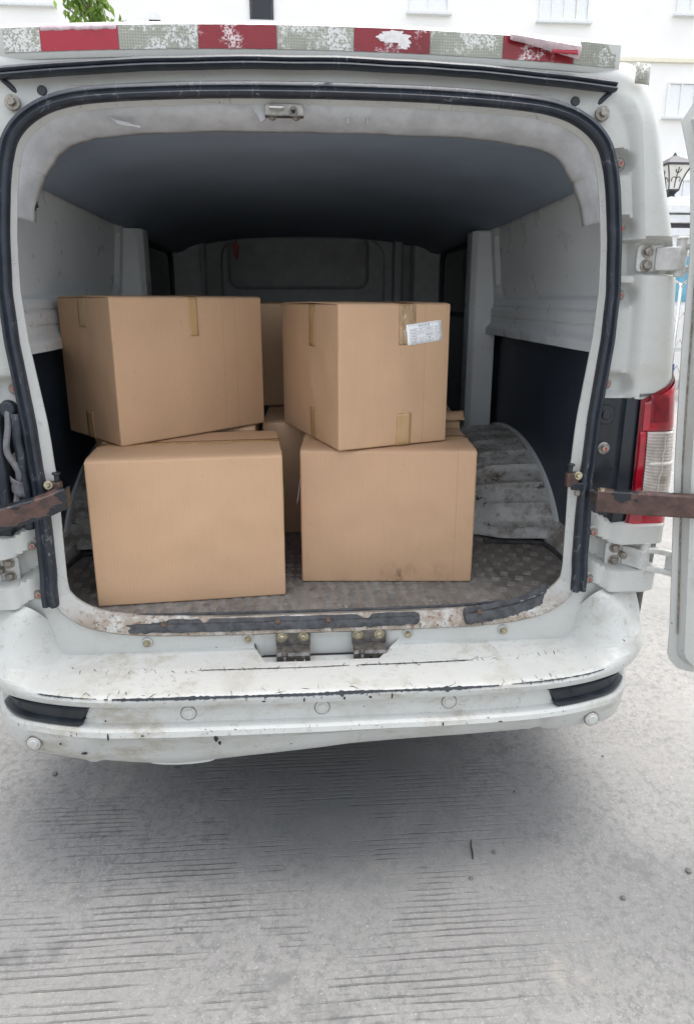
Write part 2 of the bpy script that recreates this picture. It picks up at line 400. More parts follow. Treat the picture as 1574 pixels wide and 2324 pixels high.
# control rows of the right half, bottom to top centre: seal line, ridge line, outer edge
rows = []
z = .70
while z < 1.80 - 1e-6:
    rows.append(((seal_x(z), z), (ridge_x(z), z), (edge_x(z), z))); z += .00733
top = [((.706, 1.80), (.781, 1.80), (.857, 1.80)), ((.688, 1.85), (.772, 1.86), (.843, 1.86)), ((.657, 1.888), (.760, 1.92), (.826, 1.925)),
       ((.61, 1.918), (.738, 1.963), (.802, 1.995)), ((.555, 1.936), (.695, 1.985), (.745, 2.045)), ((.49, 1.946), (.60, 1.992), (.63, 2.035)),
       ((.38, 1.954), (.42, 2.002), (.43, 2.042)), ((.2, 1.961), (.2, 2.012), (.2, 2.05)), ((0, 1.963), (0, 2.015), (0, 2.052))]
cs = [catmull([(*r[k], 0) for r in top], 14) for k in range(3)]
for i in range(len(cs[0])): rows.append(tuple((cs[k][i].x, cs[k][i].y) for k in range(3)))
# left and right hinge pockets, jamb scallops and ledges: depth offset of the jamb surface at (x, z)
def jamb(f, x, z, rx):
    d = 0.0
    zt_ = z
    for zc in (1.822, 1.672, 1.512, 1.285):                       # scoops around the trim bolts
        q_ = math.hypot(max(0, x - (rx - .045)), z - zc) / .031; d += .030 * math.sqrt(max(0, 1 - q_ * q_))
    if z < 1.0: z = z - .5 * (.80 - min(max(x, .735), .80))
    for z0, z1 in ((1.562, 1.640), (.777, .846)):                  # hinge pockets
        d += .034 * sst(z0 - .003, z0 + .003, z) * sst(z1 + .003, z1 - .003, z)
    d += .016 * sst(.908, .914, z) * sst(1.25, 1.243, z)            # seat of the lamp panel
    for z0, z1 in ((.846, .908), (.708, .777)):                    # ledges over and under the lower hinge
        d -= .022 * sst(z0 - .003, z0 + .003, z) * sst(z1 + .003, z1 - .003, z) * sst(.735, .775, x)
    return d
NA, NB, NC = 22, 8, 10
def corner(s, rx, ex, z, t):       # outside skin from ridge (t=0) round the corner to the side (t=1)
    xa = ex - .05
    if t < .4: q = t / .4; return lerp(rx, xa, q), lerp(-.014, -.012, q)
    a = (t - .4) / .6 * math.pi / 2
    return xa + .05 * math.sin(a), -.012 + .075 * (1 - math.cos(a))
frame_rows = []
nside = sum(1 for r in rows if r[0][1] < 1.80)
for i, (sp, rp, ep) in enumerate(rows):
    ft = sst(nside + 20, nside + 75, i)          # 0 on the pillar, 1 in the header
    row = []
    for k in range(NA + 1):
        t = k / NA; x = lerp(sp[0], rp[0], t); zz = lerp(sp[1], rp[1], t)
        y = interp(t, [0, .12, .2, .72, .9, 1], [.004, .006, .012, .010, -.008, -.014])
        y = lerp(y, .035, ft * sst(0, .25, t))
        if zz < 1.86: y += jamb(0, x, zz, rp[0])
        row.append((x, y, zz))
    for k in range(1, NB + NC + 1):
        t = k / (NB + NC)
        x, y = corner(1, rp[0], ep[0], ep[1], t)
        if ft > 0:
            x = lerp(x, lerp(rp[0], ep[0], t), ft); y = lerp(y, .035, ft)
        zz = lerp(rp[1], ep[1], t)
        if zz < 1.86 and t < .75: y += jamb(0, x, zz, 9) * sst(.75, .6, t) if (1.55 < zz < 1.65 or .70 < zz < 1.26) else 0
        row.append((x, y, zz))
    frame_rows.append(row)
full = frame_rows + [[(-x, y, zz) for x, y, zz in r] for r in frame_rows[-2::-1]]
m = MB(); m.grid(full); m.build('rear_frame', MAT['paint_clean'], van, sharp=38)

# body side, roof and nose
prof = [(.915, .40), (.945, .50), (.955, .70), (.960, .90), (.960, 1.06), (.941, 1.30), (.92, 1.546), (.903, 1.633), (.871, 1.75), (.83, 1.90), (.802, 1.995), (.75, 2.045), (.68, 2.068), (.5, 2.088), (.25, 2.10), (0, 2.105)]
prof = prof + [(-x, z) for x, z in prof[-2::-1]]
st = [(.063, 1.0, 0), (.3, 1.004, 0.004), (1.2, 1.006, .006), (3.4, 1.0, .0), (3.9, .985, -.01), (4.25, .96, -.06), (4.45, .90, -.16), (4.52, .80, -.3)]
m = MB(); sides = []
for Y, sx_, dz in st:
    ring = []
    for x, z in prof:
        back = .0 if Y < 3.5 else max(0, z - 1.15) * interp(Y, [3.5, 4.52], [0, .95])
        zz = z if z < 1.2 else z + dz * (z - 1.2)
        ring.append((x * sx_, Y - back, zz))
    sides.append(ring)
m.grid(sides); nb = len(m.v); ring = sides[-1]
m.add(ring, [tuple(range(len(ring)))])
m.build('body_shell', MAT['paint'], van, sharp=40)
# rear roof edge band that carries the reflective tape
def band_z(x): return 2.049 - .045 * x * x
m = MB()
prof_b = [(.05, -.012), (.032, -.010), (.028, .0), (.028, .052), (.034, .060), (.06, .064), (.12, .066)]
m.grid([[(x, y, band_z(x) + dz) for y, dz in prof_b] for x in [lerp(-.715, .715, i / 60) for i in range(61)]])
m.build('roof_edge', MAT['paint_clean'], van)
# reflective tape, one strip after another
segs = [-.687, -.607, -.437, -.262, -.086, .088, .263, .433, .602, .704]
kinds = ['refl_white', 'refl_bright_red', 'refl_white', 'refl_red', 'refl_white', 'refl_red', 'refl_white', 'deep', 'refl_white']
for i, kd in enumerate(kinds):
    x0, x1 = segs[i] + .0006, segs[i + 1] - .0006; m = MB()
    rws = []
    for k in range(25):
        x = lerp(x0, x1, k / 24); lo = .003 + .0012 * nz(x * 60, i); hi = .0505 + .0015 * nz(x * 45, 9 + i)
        if i == 8: hi -= .020 * sst(.680, .695, x)
        rws.append([(x, .0262 - .0002 * (i % 2), band_z(x) + lo), (x, .0262 - .0002 * (i % 2), band_z(x) + hi)])
    m.grid(rws)
    m.build('reflective_tape', MAT['refl_red'] if kd == 'deep' else MAT[kd], van, smooth=False, solid=.0006)
def ragged(cx, cz, w, h, seed, y, name, mat, n=46):
    m = MB(); pts = []
    for i in range(n):
        a = 2 * math.pi * i / n; k = 1 + .45 * nz(math.cos(a) * 2.2 + seed, math.sin(a) * 2.2) + .25 * nz(math.cos(a) * 7, math.sin(a) * 7 + seed)
        pts.append((cx + w * math.cos(a) * k, cz + h * math.sin(a) * k))
    m.prism(pts, lambda u, v, t_: (u, y + t_, v), 0, .0008); return m.build(name, mat, van, smooth=False)
ragged(.176, band_z(.176) + .034, .036, .013, 3.1, .0245, 'torn_tape_backing', MAT['adhesive'])
ragged(.203, band_z(.20) + .022, .015, .012, 8.7, .0247, 'torn_tape_backing', MAT['adhesive'])
# red strip peeled and hanging
m = MB(); pr = []
for k in range(21):
    t_ = k / 20; x = lerp(.446, .610, t_); zt = band_z(x) + .052 - .003 * t_; zb = band_z(x) + lerp(.040, .006, t_) + .002 * nz(x * 80)
    pr.append([(x, .024 - .008 * t_, zt), (x, .012 - .012 * t_, lerp(zt, zb, .5) + .003), (x, .016 - .010 * t_, zb)])
m.grid(pr); m.build('peeled_tape', MAT['peeled'], van, solid=.0008)
m = MB(); m.grid([[(x, .0105 - .008 * (x - .542) / .06, band_z(x) + .028 - .05 * (x - .542)), (x, .0065 - .008 * (x - .542) / .06, band_z(x) + .016 - .05 * (x - .542) + .002 * nz(x * 90))] for x in [.544 + .0032 * i for i in range(19)]])
m.build('reflective_tape', MAT['refl_bright_red'], van, solid=.0006)
m = MB(); m.grid([[(x, .0255, band_z(x) + .043 + .003 * nz(x * 70) + .004 * nz(x * 160, 3)), (x, .0255, band_z(x) + .0535)] for x in [-.605 + .0057 * i for i in range(30)]])
m.build('peeled_tape', MAT['peeled'], van, solid=.0006)
# grey tape scrap on the pillar top
m = MB(); m.grid([[(.735 + .04 * i / 4, -.016 + .012 * (i / 4) ** 2, 1.985 + .022 * j) for j in range(3)] for i in range(5)]); m.build('reflective_tape', MAT['refl_white'], van, solid=.0006)

# drip rubber below the roof edge
def sweep_x(name, mat, zc, sec, x0, x1, n=70, taper=True):
    m = MB(); rings = []
    for i in range(n + 1):
        x = lerp(x0, x1, i / n); rings.append([(x, y, zc(x) + dz) for y, dz in sec])
    m.loft(rings); return m.build(name, mat, van, sharp=50)
gz = lambda x: 2.0205 - .075 * x * x + .0015 * nz(x * 9)
sec = [(.03, .020), (.008, .021), (-.004, .016), (-.008, .008), (-.005, .002), (.0, -.001), (-.008, -.005), (-.010, -.011), (-.004, -.016), (.008, -.017), (.03, -.012)]
sec = [(y_, dz_ * .68) for y_, dz_ in sec]
sweep_x('drip_rubber', MAT['rubber'], gz, sec, -.705, .700)
# dark end hooks of the drip rubber, round plugs and header slots
for s in (1, -1):
    m = MB(); m.tube(catmull([(s * .695, .02, 1.975), (s * .68, .022, 1.962), (s * .668, .028, 1.945), (s * .664, .028, 1.930)], 5), .006, 8); m.build('rubber_tail', MAT['rubber'], van)
    m = MB(); m.cyl((s * .615, .0305, 1.957), (s * .615, .024, 1.957), .011, n=20); m.build('drain_plug', MAT['plastic'], van, bevel=.002)
    m = MB(); m.cyl((s * .672, .006, 1.925), (s * .672, -.004, 1.925), .017, n=22); m.cyl((s * .672, -.003, 1.925), (s * .672, -.012, 1.925), .009, n=6)
    m.build('frame_bolt', MAT['grey_bolt'], van, bevel=.0015)
    m = MB(); m.prism([(u + s * .52, v + 1.966) for u, v in rrect(.085, .013, .006)], lambda u, v, t_: (u, t_, v - .05 * abs(u - s * .46) * .3), .036, .031); m.build('pressed_slot', MAT['hinge'], van, bevel=.002)

# aperture loop (closed): right pillar up, over the top, left pillar down, sill
half = [(.716, .72)] + [(seal_x(.74 + .02 * i), .74 + .02 * i) for i in range(53)] + [(p.x, p.y) for p in cs[0][::4]][1:]
botc = [(v.x, v.y) for v in catmull([(.0, .604, 0), (.3, .605, 0), (.48, .611, 0), (.585, .626, 0), (.65, .649, 0), (.692, .682, 0), (.716, .72, 0)], 9)]
right_half = botc[:-1] + half                     # bottom centre -> top centre
loop = right_half + [(-x, z) for x, z in right_half[-2:0:-1]]
nL = len(loop)
def loop_normal(i):
    a = Vector(loop[(i - 1) % nL]); b = Vector(loop[(i + 1) % nL]); d = (b - a).normalized(); return Vector((-d.y, d.x))   # points inwards
def ring_at(off, y, loop_off=None):
    out = []
    for i, (x, z) in enumerate(loop):
        n_ = loop_normal(i); o = off(x, z) if callable(off) else off; yy = y(x, z) if callable(y) else y
        out.append((x + n_.x * o, yy, z + n_.y * o))
    return out
low = lambda z: sst(.78, .64, z)
FW = lambda z: interp(z, [1.15, 1.35, 1.6], [.040, .034, .027])
m = MB()
rings = [ring_at(-.004, lambda x, z: lerp(.004, -.001, low(z))), ring_at(lambda x, z: .004, lambda x, z: lerp(-.006, -.010, low(z))),
         ring_at(lambda x, z: lerp(.010, .012, low(z)), lambda x, z: lerp(-.006, -.008, low(z))),
         ring_at(lambda x, z: lerp(.016, .020, low(z)), lambda x, z: lerp(-.001, -.005, low(z))),
         ring_at(lambda x, z: lerp(.018, .026, low(z)), lambda x, z: lerp(.001, .004, low(z))),
         ring_at(lambda x, z: lerp(FW(z) - .004, .041, low(z)), lambda x, z: lerp(.010, .016, low(z))),
         ring_at(lambda x, z: lerp(FW(z), .045, low(z)), lambda x, z: lerp(.016, .023, low(z))),
         ring_at(lambda x, z: lerp(FW(z) - .001, .042, low(z)), lambda x, z: lerp(.022, .035, low(z)))]
m.loft([list(r) for r in rings], cap=False)
for i, v in enumerate(m.v):                                     # knocked, wavy sill edge
    if v[2] < .66: m.v[i] = (v[0], v[1] + .0025 * nz(v[0] * 14, 3), v[2] + .0022 * nz(v[0] * 22, 1) + .001 * nz(v[0] * 60, 5))
m.build('sill_flange', MAT['sill'], van, sharp=40)

# door seal: fat rubber bead, hanging loose at both bottom ends
pts = [(.722, -.016, .712), (.722, -.016, .76)] + [(seal_x(.80 + .04 * i), -.014, .80 + .04 * i) for i in range(25)] + [(p.x, -.012, p.y) for p in cs[0][::4]]
pts = pts + [(-x, y, z) for x, y, z in pts[-2::-1]]
pts = catmull(pts, 3)
m = MB(); rings = []
for i, p in enumerate(pts):
    d = (pts[min(i + 1, len(pts) - 1)] - pts[max(i - 1, 0)]).normalized(); n_ = Vector((-d.z, 0, d.x))     # inwards in the plane
    w = .0165; k = .0012 * nz(p.x * 9, p.z * 9)
    lowp = sst(1.05, .9, p.z); w = lerp(w, .021, lowp)
    sec = [(-w, .012), (-w - .001, .002), (-w * .8, -.008 - k), (-w * .35, -.011), (-w * .12, -.006), (w * .1, -.007), (w * .45, -.015 - k), (w * .85, -.011), (w, -.002), (w * .95, .012)]
    rings.append([p + n_ * (a + .004) + Vector((0, b, 0)) for a, b in sec])
m.loft(rings); m.build('door_seal', MAT['rubber'], van, sharp=50)

# ---- inside: header trim, ceiling, walls
tr = []; ncs = len(cs[0])
trim_path = [(seal_x(1.69 + .006 * i), 1.69 + .006 * i) for i in range(18)] + [(p.x, p.y) for p in cs[0][2:]]
trim_path = trim_path + [(-x, z) for x, z in trim_path[-2::-1]]
for i, (x, z) in enumerate(trim_path):
    a = Vector(trim_path[max(i - 1, 0)]); b = Vector(trim_path[min(i + 1, len(trim_path) - 1)]); d = (b - a).normalized(); n_ = Vector((-d.y, d.x))
    L = len(trim_path); e = min(i, L - 1 - i); w = .047 * lerp(.3, 1, sst(0, 30, e)) + .004 * nz(x * 7, z * 7) + .0018 * nz(x * 40, z * 30)
    row = []
    for q in (0, .12, .3, .55, .8, .95, 1.0, .97):
        yy = interp(q, [0, .3, .8, 1], [.018, .022, .055, .085]); off = .018 + w * q
        if q == .97: yy = .11
        wob = .004 * nz(x * 6, z * 6, q * 2) + .002 * nz(x * 18, q * 3)
        row.append((x + n_.x * off, yy + wob, z + n_.y * off))
    tr.append(row)
m = MB(); m.grid(tr); m.build('header_trim', MAT['trim'], van, sharp=60, solid=.002)
# torn tuck and sagging hole in the trim
m = MB(); m.prism([(-.150, 1.931), (-.105, 1.928), (-.118, 1.905), (-.128, 1.898), (-.135, 1.912)], lambda u, v, t_: (u, .022 + t_, v), 0, .010); m.build('torn_flap', MAT['trim'], van, bevel=.002)
m = MB(); m.tube(catmull([(-.47, .030, 1.908), (-.455, .028, 1.896), (-.43, .030, 1.891), (-.405, .036, 1.888)], 5), [.002] * 5 + [.005] * 6 + [.003] * 5, 8); m.build('trim_fold', MAT['trim'], van)

YB = 2.62
def ceil_z(y): return 1.935 - .022 * y
m = MB(); cp = [(0, 0), (.2, -.003), (.4, -.012), (.55, -.026), (.65, -.045), (.715, -.068), (.755, -.095), (.80, -.105)]
cp = [(-x, d) for x, d in cp[:0:-1]] + cp
m.grid([[(x, y, ceil_z(y) + d) for x, d in cp] for y in (.075, .4, .9, 1.4, 2.0, YB + .02)])
m.build('ceiling_liner', MAT['headliner'], van)
def side_walls(s):
    # upper panel with its pressed window blank
    m = MB(); rws = []; NZ, NY = 150, 90
    for i in range(NY + 1):
        y = lerp(.045, 1.36, i / NY); row = []
        for j in range(NZ + 1):
            z = lerp(1.352, 1.858 - .02 * y, j / NZ)
            x = interp(z, [1.352, 1.46, 1.47, 1.50, 1.86], [.816, .816, .822, .826, .790])
            qx = max(abs(y - .68) - (.60 - .07), 0); qz = max(abs(z - 1.67) - (.165 - .07), 0); dd = math.hypot(qx, qz) - .07
            x += .018 * sst(.006, -.008, dd)
            x -= -.006 * sst(.005, .0, abs(z - 1.425)) - .006 * sst(.005, .0, abs(z - 1.472)) + .020 * sst(1.405, 1.375, z)
            dent = .004 * nz(y * 9, z * 22) * sst(1.45, 1.40, z); row.append((s * (x + dent), y, z))
        rws.append(row)
    m.grid(rws); m.build('side_panel', MAT['inner_white'], van, sharp=50)
    # dark hardboard below
    m = MB(); poly = [(.05, .66), (1.32, .66), (1.33, 1.28)] + [(1.33 - .04 + .04 * math.cos(R(a)), 1.30 + .04 * math.sin(R(a))) for a in (0, 30, 60, 90)] + [(.05, 1.358)]
    m.prism(poly, lambda u, v, t_: (s * (.862 + t_), u, v), 0, .006); m.build('lining_board', MAT['dark_board'], van, smooth=False, bevel=.002)
    m = MB(); m.box((s * .895, 1.33, 1.0), (.02, 2.6, .78)); m.build('inner_skin', MAT['inner_dark'], van)
    # pillar behind the load bay, sliding-door bay and front post
    m = MB(); m.prism([(.84, 1.33), (.745, 1.345), (.725, 1.37), (.722, 1.45), (.735, 1.475), (.84, 1.49)], lambda u, v, t_: (s * u, v, t_), .655, 1.80); m.build('body_pillar', MAT['inner_white'], van, bevel=.006)
    m = MB(); m.box((s * .835, 2.05, 1.24), (.03, 1.14, 1.16)); m.build('sliding_door_lining', MAT['inner_dark'], van, bevel=.004)
    m = MB(); m.prism([(u + 2.0, v + 1.60) for u, v in rrect(.86, .34, .06)], lambda u, v, t_: (s * (.817 + t_), u, v), 0, .004); g_ = m.build('side_window', MAT['dark_glass'], van)
    m = MB(); o_ = [(u + 2.0, v + 1.60) for u, v in rrect(.90, .38, .075)]; i_ = [(u + 2.0, v + 1.60) for u, v in rrect(.85, .33, .055)]
    m.loft([[(s * .818, u, v) for u, v in o_], [(s * .805, u, v) for u, v in o_], [(s * .805, u, v) for u, v in i_], [(s * .818, u, v) for u, v in i_]], cap=False); m.build('window_frame', MAT['rubber'], g_)
    m = MB(); m.prism([(.82, 2.50), (.66, 2.53), (.64, 2.56), (.82, 2.60)], lambda u, v, t_: (s * u, v, t_), .655, 1.83); m.build('front_post', MAT['inner_grey'], van, bevel=.006)
    m = MB(); m.cyl((s * .742, 1.342, 1.47), (s * .738, 1.335, 1.47), .008, n=14); m.build('pillar_plug', MAT['stone_white'], van)
mir(side_walls)
m = MB(); m.box((0, YB + .01, 1.27), (1.72, .02, 1.25)); m.build('bulkhead', MAT['inner_grey'], van)
m = MB(); pp = [(u, v + 1.42) for u, v in rrect(1.02, .90, .12)]; pi = [(u - .06, v + 1.727) for u, v in rrect(.84, .285, .05, 6)]
m.prism(pp, lambda u, v, t_: (u - .03, YB - t_, v), .0, .035); bp = m.build('bulkhead_panel', MAT['inner_grey'], van, bevel=.012, seg=3)
m = MB(); m.prism(pi, lambda u, v, t_: (u, YB - .036 - t_, v), 0, .004); bw = m.build('bulkhead_window', MAT['hazy_glass'], van)
m = MB(); po = [(u - .06, v + 1.727) for u, v in rrect(.88, .325, .07, 6)]
m.loft([[(u, YB - .036, v) for u, v in po], [(u, YB - .048, v) for u, v in po], [(u, YB - .048, v) for u, v in pi], [(u, YB - .036, v) for u, v in pi]], cap=False); m.build('window_gasket', MAT['gasket'], bw)
ragged(-.445, 1.80, .020, .055, 4.4, YB - .043, 'red_reflection_patch', MAT['red_patch'])  # red window reflection, modelled as an opaque patch on the pane
for x in (-.66, .56): 
    m = MB(); m.box((x, YB - .05, 1.28), (.055, .07, 1.2)); m.build('bulkhead_post', MAT['inner_grey'], van, bevel=.01)

# floor: tread plate with raised bars
m = MB(); m.box((0, 1.33, .640), (1.74, 2.62, .02)); m.build('load_floor', MAT['tread'], van, smooth=False)
m = MB(); P = .038; ny = 34; nx = 44
for j in range(ny):
    for i in range(nx):
        cx = (i - nx / 2 + .5) * P; cy = .055 + j * P; sg = 1 if (i + j) % 2 else -1
        if abs(cx) > .82: continue
        ca, sa = math.cos(R(20) * sg), math.sin(R(20) * sg)
        if sg < 0: ca, sa = math.cos(R(-20)), math.sin(R(-20))
        for q in range(5):
            o = (q - 2) * .0068; L = .0165 - .0012 * abs(q - 2); w = .0017; h = .0026 * random.uniform(.6, 1)
            ux, uy = ca, sa; px, py = -sa, ca; bx, by = cx + px * o, cy + py * o; z0 = .6503
            vs = [(bx - ux * L, by - uy * L, z0), (bx - px * w, by - py * w, z0), (bx + ux * L, by + uy * L, z0), (bx + px * w, by + py * w, z0),
                  (bx - ux * L * .6, by - uy * L * .6, z0 + h), (bx + ux * L * .6, by + uy * L * .6, z0 + h)]
            m.add(vs, [(0, 1, 5, 4), (1, 2, 5), (2, 3, 4, 5), (3, 0, 4)])
tag(m.build('tread_bars', MAT['tread_bar'], van, smooth=False), kind='stuff')
for x, y in ((-.30, .055), (.07, .05), (.32, .075), (-.1, .075)):
    m = MB(); m.cyl((x, y, .650), (x, y, .6535), .007, .005, n=14); m.build('floor_rivet', MAT['grey_bolt'], van)
# wheel arches
t = NT('grimy_arch_paint')
c = t.mix(t.rng(t.noise(5, 6), .3, .7), (.62, .63, .61), (.46, .46, .44))
c = t.mix(t.mul(t.mask(9, .42, .62, 9, .78), .8), c, (.19, .16, .12))
c = t.mix(t.mul(t.mask(30, .55, .64, 7, .7), t.mask(5, .4, .6)), c, (.075, .06, .045))
c = t.mix(t.mul(t.line(15, .007, None, 2), t.mask(8, .5, .6)), c, (.06, .05, .04))
t.bump(t.noise(45, 6), .3, .002)
MAT['arch'] = t.done(c, .5)
def arch(s):
    m = MB(); rws = []; cy, cz, rad = 1.08, .60, .60; NT_ = 110
    for i in range(NT_ + 1):
        a = lerp(math.pi - .20, 0.2, i / NT_); row = []
        for k in range(25):
            q = k / 24; x = lerp(.868, .575, q); rr_ = rad * (1 - .10 * sst(.62, 1, q) - .05 * q)
            rib = sum(.018 * sst(.030, .008, abs(a - ar)) for ar in (2.80 - .20 * b for b in range(12))) * sst(0, .1, q) * sst(.95, .8, q)
            rr_ += rib + .002 * nz(q * 6, a * 9)
            yy = cy + rr_ * math.cos(a); zz = max(.645, cz + rr_ * math.sin(a) * .58); row.append((s * x, yy, zz))
        row.append((s * .555, cy + (rad * .75) * math.cos(a), max(.645, cz + rad * .75 * math.sin(a) * .58))); row.append((s * .55, cy + (rad * .5) * math.cos(a), .645))
        rws.append(row)
    m.grid(rws); m.build('wheel_arch', MAT['arch'], van, sharp=60)
    m = MB(); rws = []                                           # welded seam where arch meets wall
    for i in range(61):
        a = lerp(math.pi - .2, .2, i / 60); row = []
        for rr_, x in ((rad + .028, .863), (rad + .028, .853), (rad + .008, .849), (rad - .004, .853)):
            row.append((s * x, cy + rr_ * math.cos(a), max(.66, cz + rr_ * math.sin(a) * .58)))
        rws.append(row)
    m.grid(rws); m.build('arch_seam', MAT['inner_white'], van, sharp=60)
    m = MB(); m.prism([(.866, .65), (.820, .65), (.825, .69), (.840, .70), (.843, .728), (.866, .735)], lambda u, v, t_: (s * u, t_, v), .03, .56); m.build('floor_rail', MAT['arch'], van, bevel=.003)
    m = MB(); m.tube(catmull([(s * .822, .06, .655), (s * .820, .3, .655), (s * .81, .46, .655), (s * .77, .49, .656), (s * .60, .515, .656)], 8), .009, 8); m.build('floor_sealant', MAT['old_rubber'], van)
mir(arch)

m = MB(); m.tube(catmull([(-.55, .036, .653), (-.3, .030, .653), (0, .028, .653), (.25, .030, .653), (.40, .034, .654), (.58, .05, .656)], 12), [.004 + .0018 * nz(i * .6) for i in range(61)], 7); m.build('floor_edge_sealant', MAT['old_rubber'], van)
# torn rubber strips on the sill
def strip(pts, mat, name, w0, seed, th=.006):
    P = catmull(pts, 14); m = MB(); rings = []
    for i, p in enumerate(P):
        t_ = i / (len(P) - 1); d = (P[min(i + 1, len(P) - 1)] - P[max(i - 1, 0)]).normalized(); n_ = Vector((-d.y, d.x, 0)).normalized()
        wf = w0 * (1 + .16 * nz(i * .31, seed) + .22 * nz(i * .9, seed + 4)); wb = w0 * (1 + .14 * nz(i * .27, seed + 9) + .12 * nz(i * 1.1, seed + 2))
        k = min(1, min(t_, 1 - t_) * 16 + .55); wf *= k; wb *= k; slope = Vector((0, 0, 1.0))
        up = Vector((0, 0, th + .0025 * nz(i * .35, seed + 20)))
        A = p - n_ * wf; B = p + n_ * wb
        A = A + slope * (-wf * .95); B = B + slope * (wb * .75)
        rings.append([A, A + up * .8, p + up * 1.25 - n_ * wf * .3, p + up * 1.2 + n_ * wb * .4, B + up, B])
    m.loft(rings); return m.build(name, mat, van, sharp=45)
strip([(-.535, .002, .634), (-.38, .002, .631), (-.2, .002, .630), (0, .002, .630), (.13, .003, .630), (.275, .004, .632)], MAT['old_rubber'], 'sill_rubber', .0125, 2.0)
strip([(.40, -.002, .634), (.47, .004, .641), (.55, .012, .653), (.61, .018, .670), (.652, .028, .692)], MAT['old_rubber'], 'loose_sill_rubber', .0165, 7.0, .008)
for x, y, z in ((-.43, .0, .640), (-.12, .0, .638), (.02, .0, .638), (.445, -.002, .648)):
    m = MB(); m.cyl((x, y, z), (x, y - .0028, z + .0028), .009, .0075, n=16); m.build('strip_screw', MAT['rust_bolt'], van)

# lower rear panel
def zb(x):
    x = abs(x)
    if x > .714: return .73
    for (x0, z0), (x1, z1) in zip(botc, botc[1:]):
        if x0 <= x <= x1: return lerp(z0, z1, (x - x0) / max(1e-6, x1 - x0)) + .004
    return .607
m = MB(); rws = []
for i in range(161):
    x = lerp(-.80, .80, i / 160); row = []
    for j in range(9):
        z = lerp(.520, zb(x), j / 8); y = .003
        y += .006 * sst(-.170, -.164, x) * sst(.188, .182, x) * sst(.592, .588, z)        # latch recess
        row.append((x, y, z))
    rws.append(row)
m.grid(rws); m.build('rear_panel', MAT['paint'], van, sharp=40)
for x, z in ((-.479, .586), (-.204, .589), (.242, .588), (.515, .589)):
    m = MB(); x -= .02 if False else 0
    m.cyl((x, .003, z), (x, -.003, z), .0165, .0135, n=24); p_ = m.build('bolt_plug', MAT['hinge'], van, bevel=.0015)
    m = MB(); m.cyl((x, -.0025, z), (x, -.005, z), .0105, n=20); m.cyl((x, -.004, z), (x, -.009, z), .007, n=6); m.build('bolt_head', MAT['zinc'], p_)

m = MB(); m.box((.009, -.018, .527), (.356, .11, .004)); m.build('latch_recess_floor', MAT['paint_dirty'], van)
# latch strikers in the recess
def striker(x0, x1, loop_):
    w = x1 - x0; cx = (x0 + x1) / 2
    m = MB(); m.prism([(u + cx, v + .583) for u, v in rrect(w, .046, .008)], lambda u, v, t_: (u, .028 - t_, v), 0, .004)
    root = m.build('striker_plate', MAT['steel'], van, bevel=.001); root.location.y = -.030
    m = MB(); prof_ = [(.024, .570), (.000, .566), (-.010, .563), (-.015, .556), (-.015, .534), (-.011, .534), (-.011, .553), (-.008, .558), (.024, .563)]
    m.loft([[(x, y, z) for y, z in prof_] for x in (x0 + .002, x1 - .001)]); m.build('striker_lip', MAT['steel'], root, bevel=.002)
    for q in (.17, .80):
        m = MB(); m.bolt((x0 + w * q, .024, .592), (0, -1, 0), .0095, .009); b_ = m.build('striker_bolt', MAT['zinc'], root, bevel=.001)
    px = x0 + w * .26
    m = MB(); m.cyl((px, -.010, .560), (px, -.020, .556), .009, n=16); m.cyl((px, -.016, .557), (px + .001, -.030, .530), .006, .0045, n=14); m.cyl((px, -.028, .534), (px + .001, -.031, .527), .004, .003, n=10); m.build('striker_pin', MAT['steel'], root, bevel=.001)
    if loop_:
        a, b = x0 + w * .56, x0 + w * .82
        m = MB(); m.tube(catmull([(a, -.010, .548), (a, -.020, .546), (a + .002, -.036, .534), (a + .008, -.040, .531), (b - .008, -.040, .531), (b - .002, -.036, .534), (b, -.020, .546), (b, -.010, .548)], 5), .0042, 10)
        m.cyl((a, -.014, .547), (a, -.019, .546), .008, n=14); m.cyl((b, -.014, .547), (b, -.019, .546), .008, n=14); m.build('striker_loop', MAT['steel'], root)
    else:
        for q in (.52, .80):
            m = MB(); m.cyl((x0 + w * q, -.0148, .545), (x0 + w * q, -.0158, .545), .004, n=14); m.build('striker_hole', MAT['dark_hole'], root)
striker(-.127, -.032, True); striker(.084, .180, False)
# upper striker in the header
m = MB(); m.prism([(u - .073, v + 1.922) for u, v in rrect(.088, .028, .009)], lambda u, v, t_: (u, .016 - t_ + .3 * (1.93 - v) * .2, v), 0, .004); us = m.build('header_striker', MAT['zinc_plate'], van, bevel=.001)
m = MB(); m.box((-.073, .006, 1.908), (.088, .020, .003)); m.build('striker_lip', MAT['steel'], us, bevel=.001)
m = MB(); m.tube([(-.105, .010, 1.926), (-.105, -.004, 1.926), (-.076, -.004, 1.926), (-.076, .010, 1.926)], .0035, 10); m.build('striker_loop', MAT['chrome'], us)
m = MB(); m.cyl((-.052, .012, 1.920), (-.052, .006, 1.920), .010, n=18); m.cyl((-.052, .008, 1.920), (-.052, -.010, 1.922), .0055, .004, n=14); m.build('striker_pin', MAT['steel'], us)
for x in (-.100, -.046):
    m = MB(); m.bolt((x, .008, 1.9065), (0, -.2, -1), .006, .006); m.build('striker_bolt', MAT['grey_bolt'], us)
for x in (.075, .122):
    m = MB(); m.tube([(x, .040, 1.925), (x, .034, 1.900)], .0035, 8); m.build('trim_rivet_pin', MAT['inner_grey'], van)

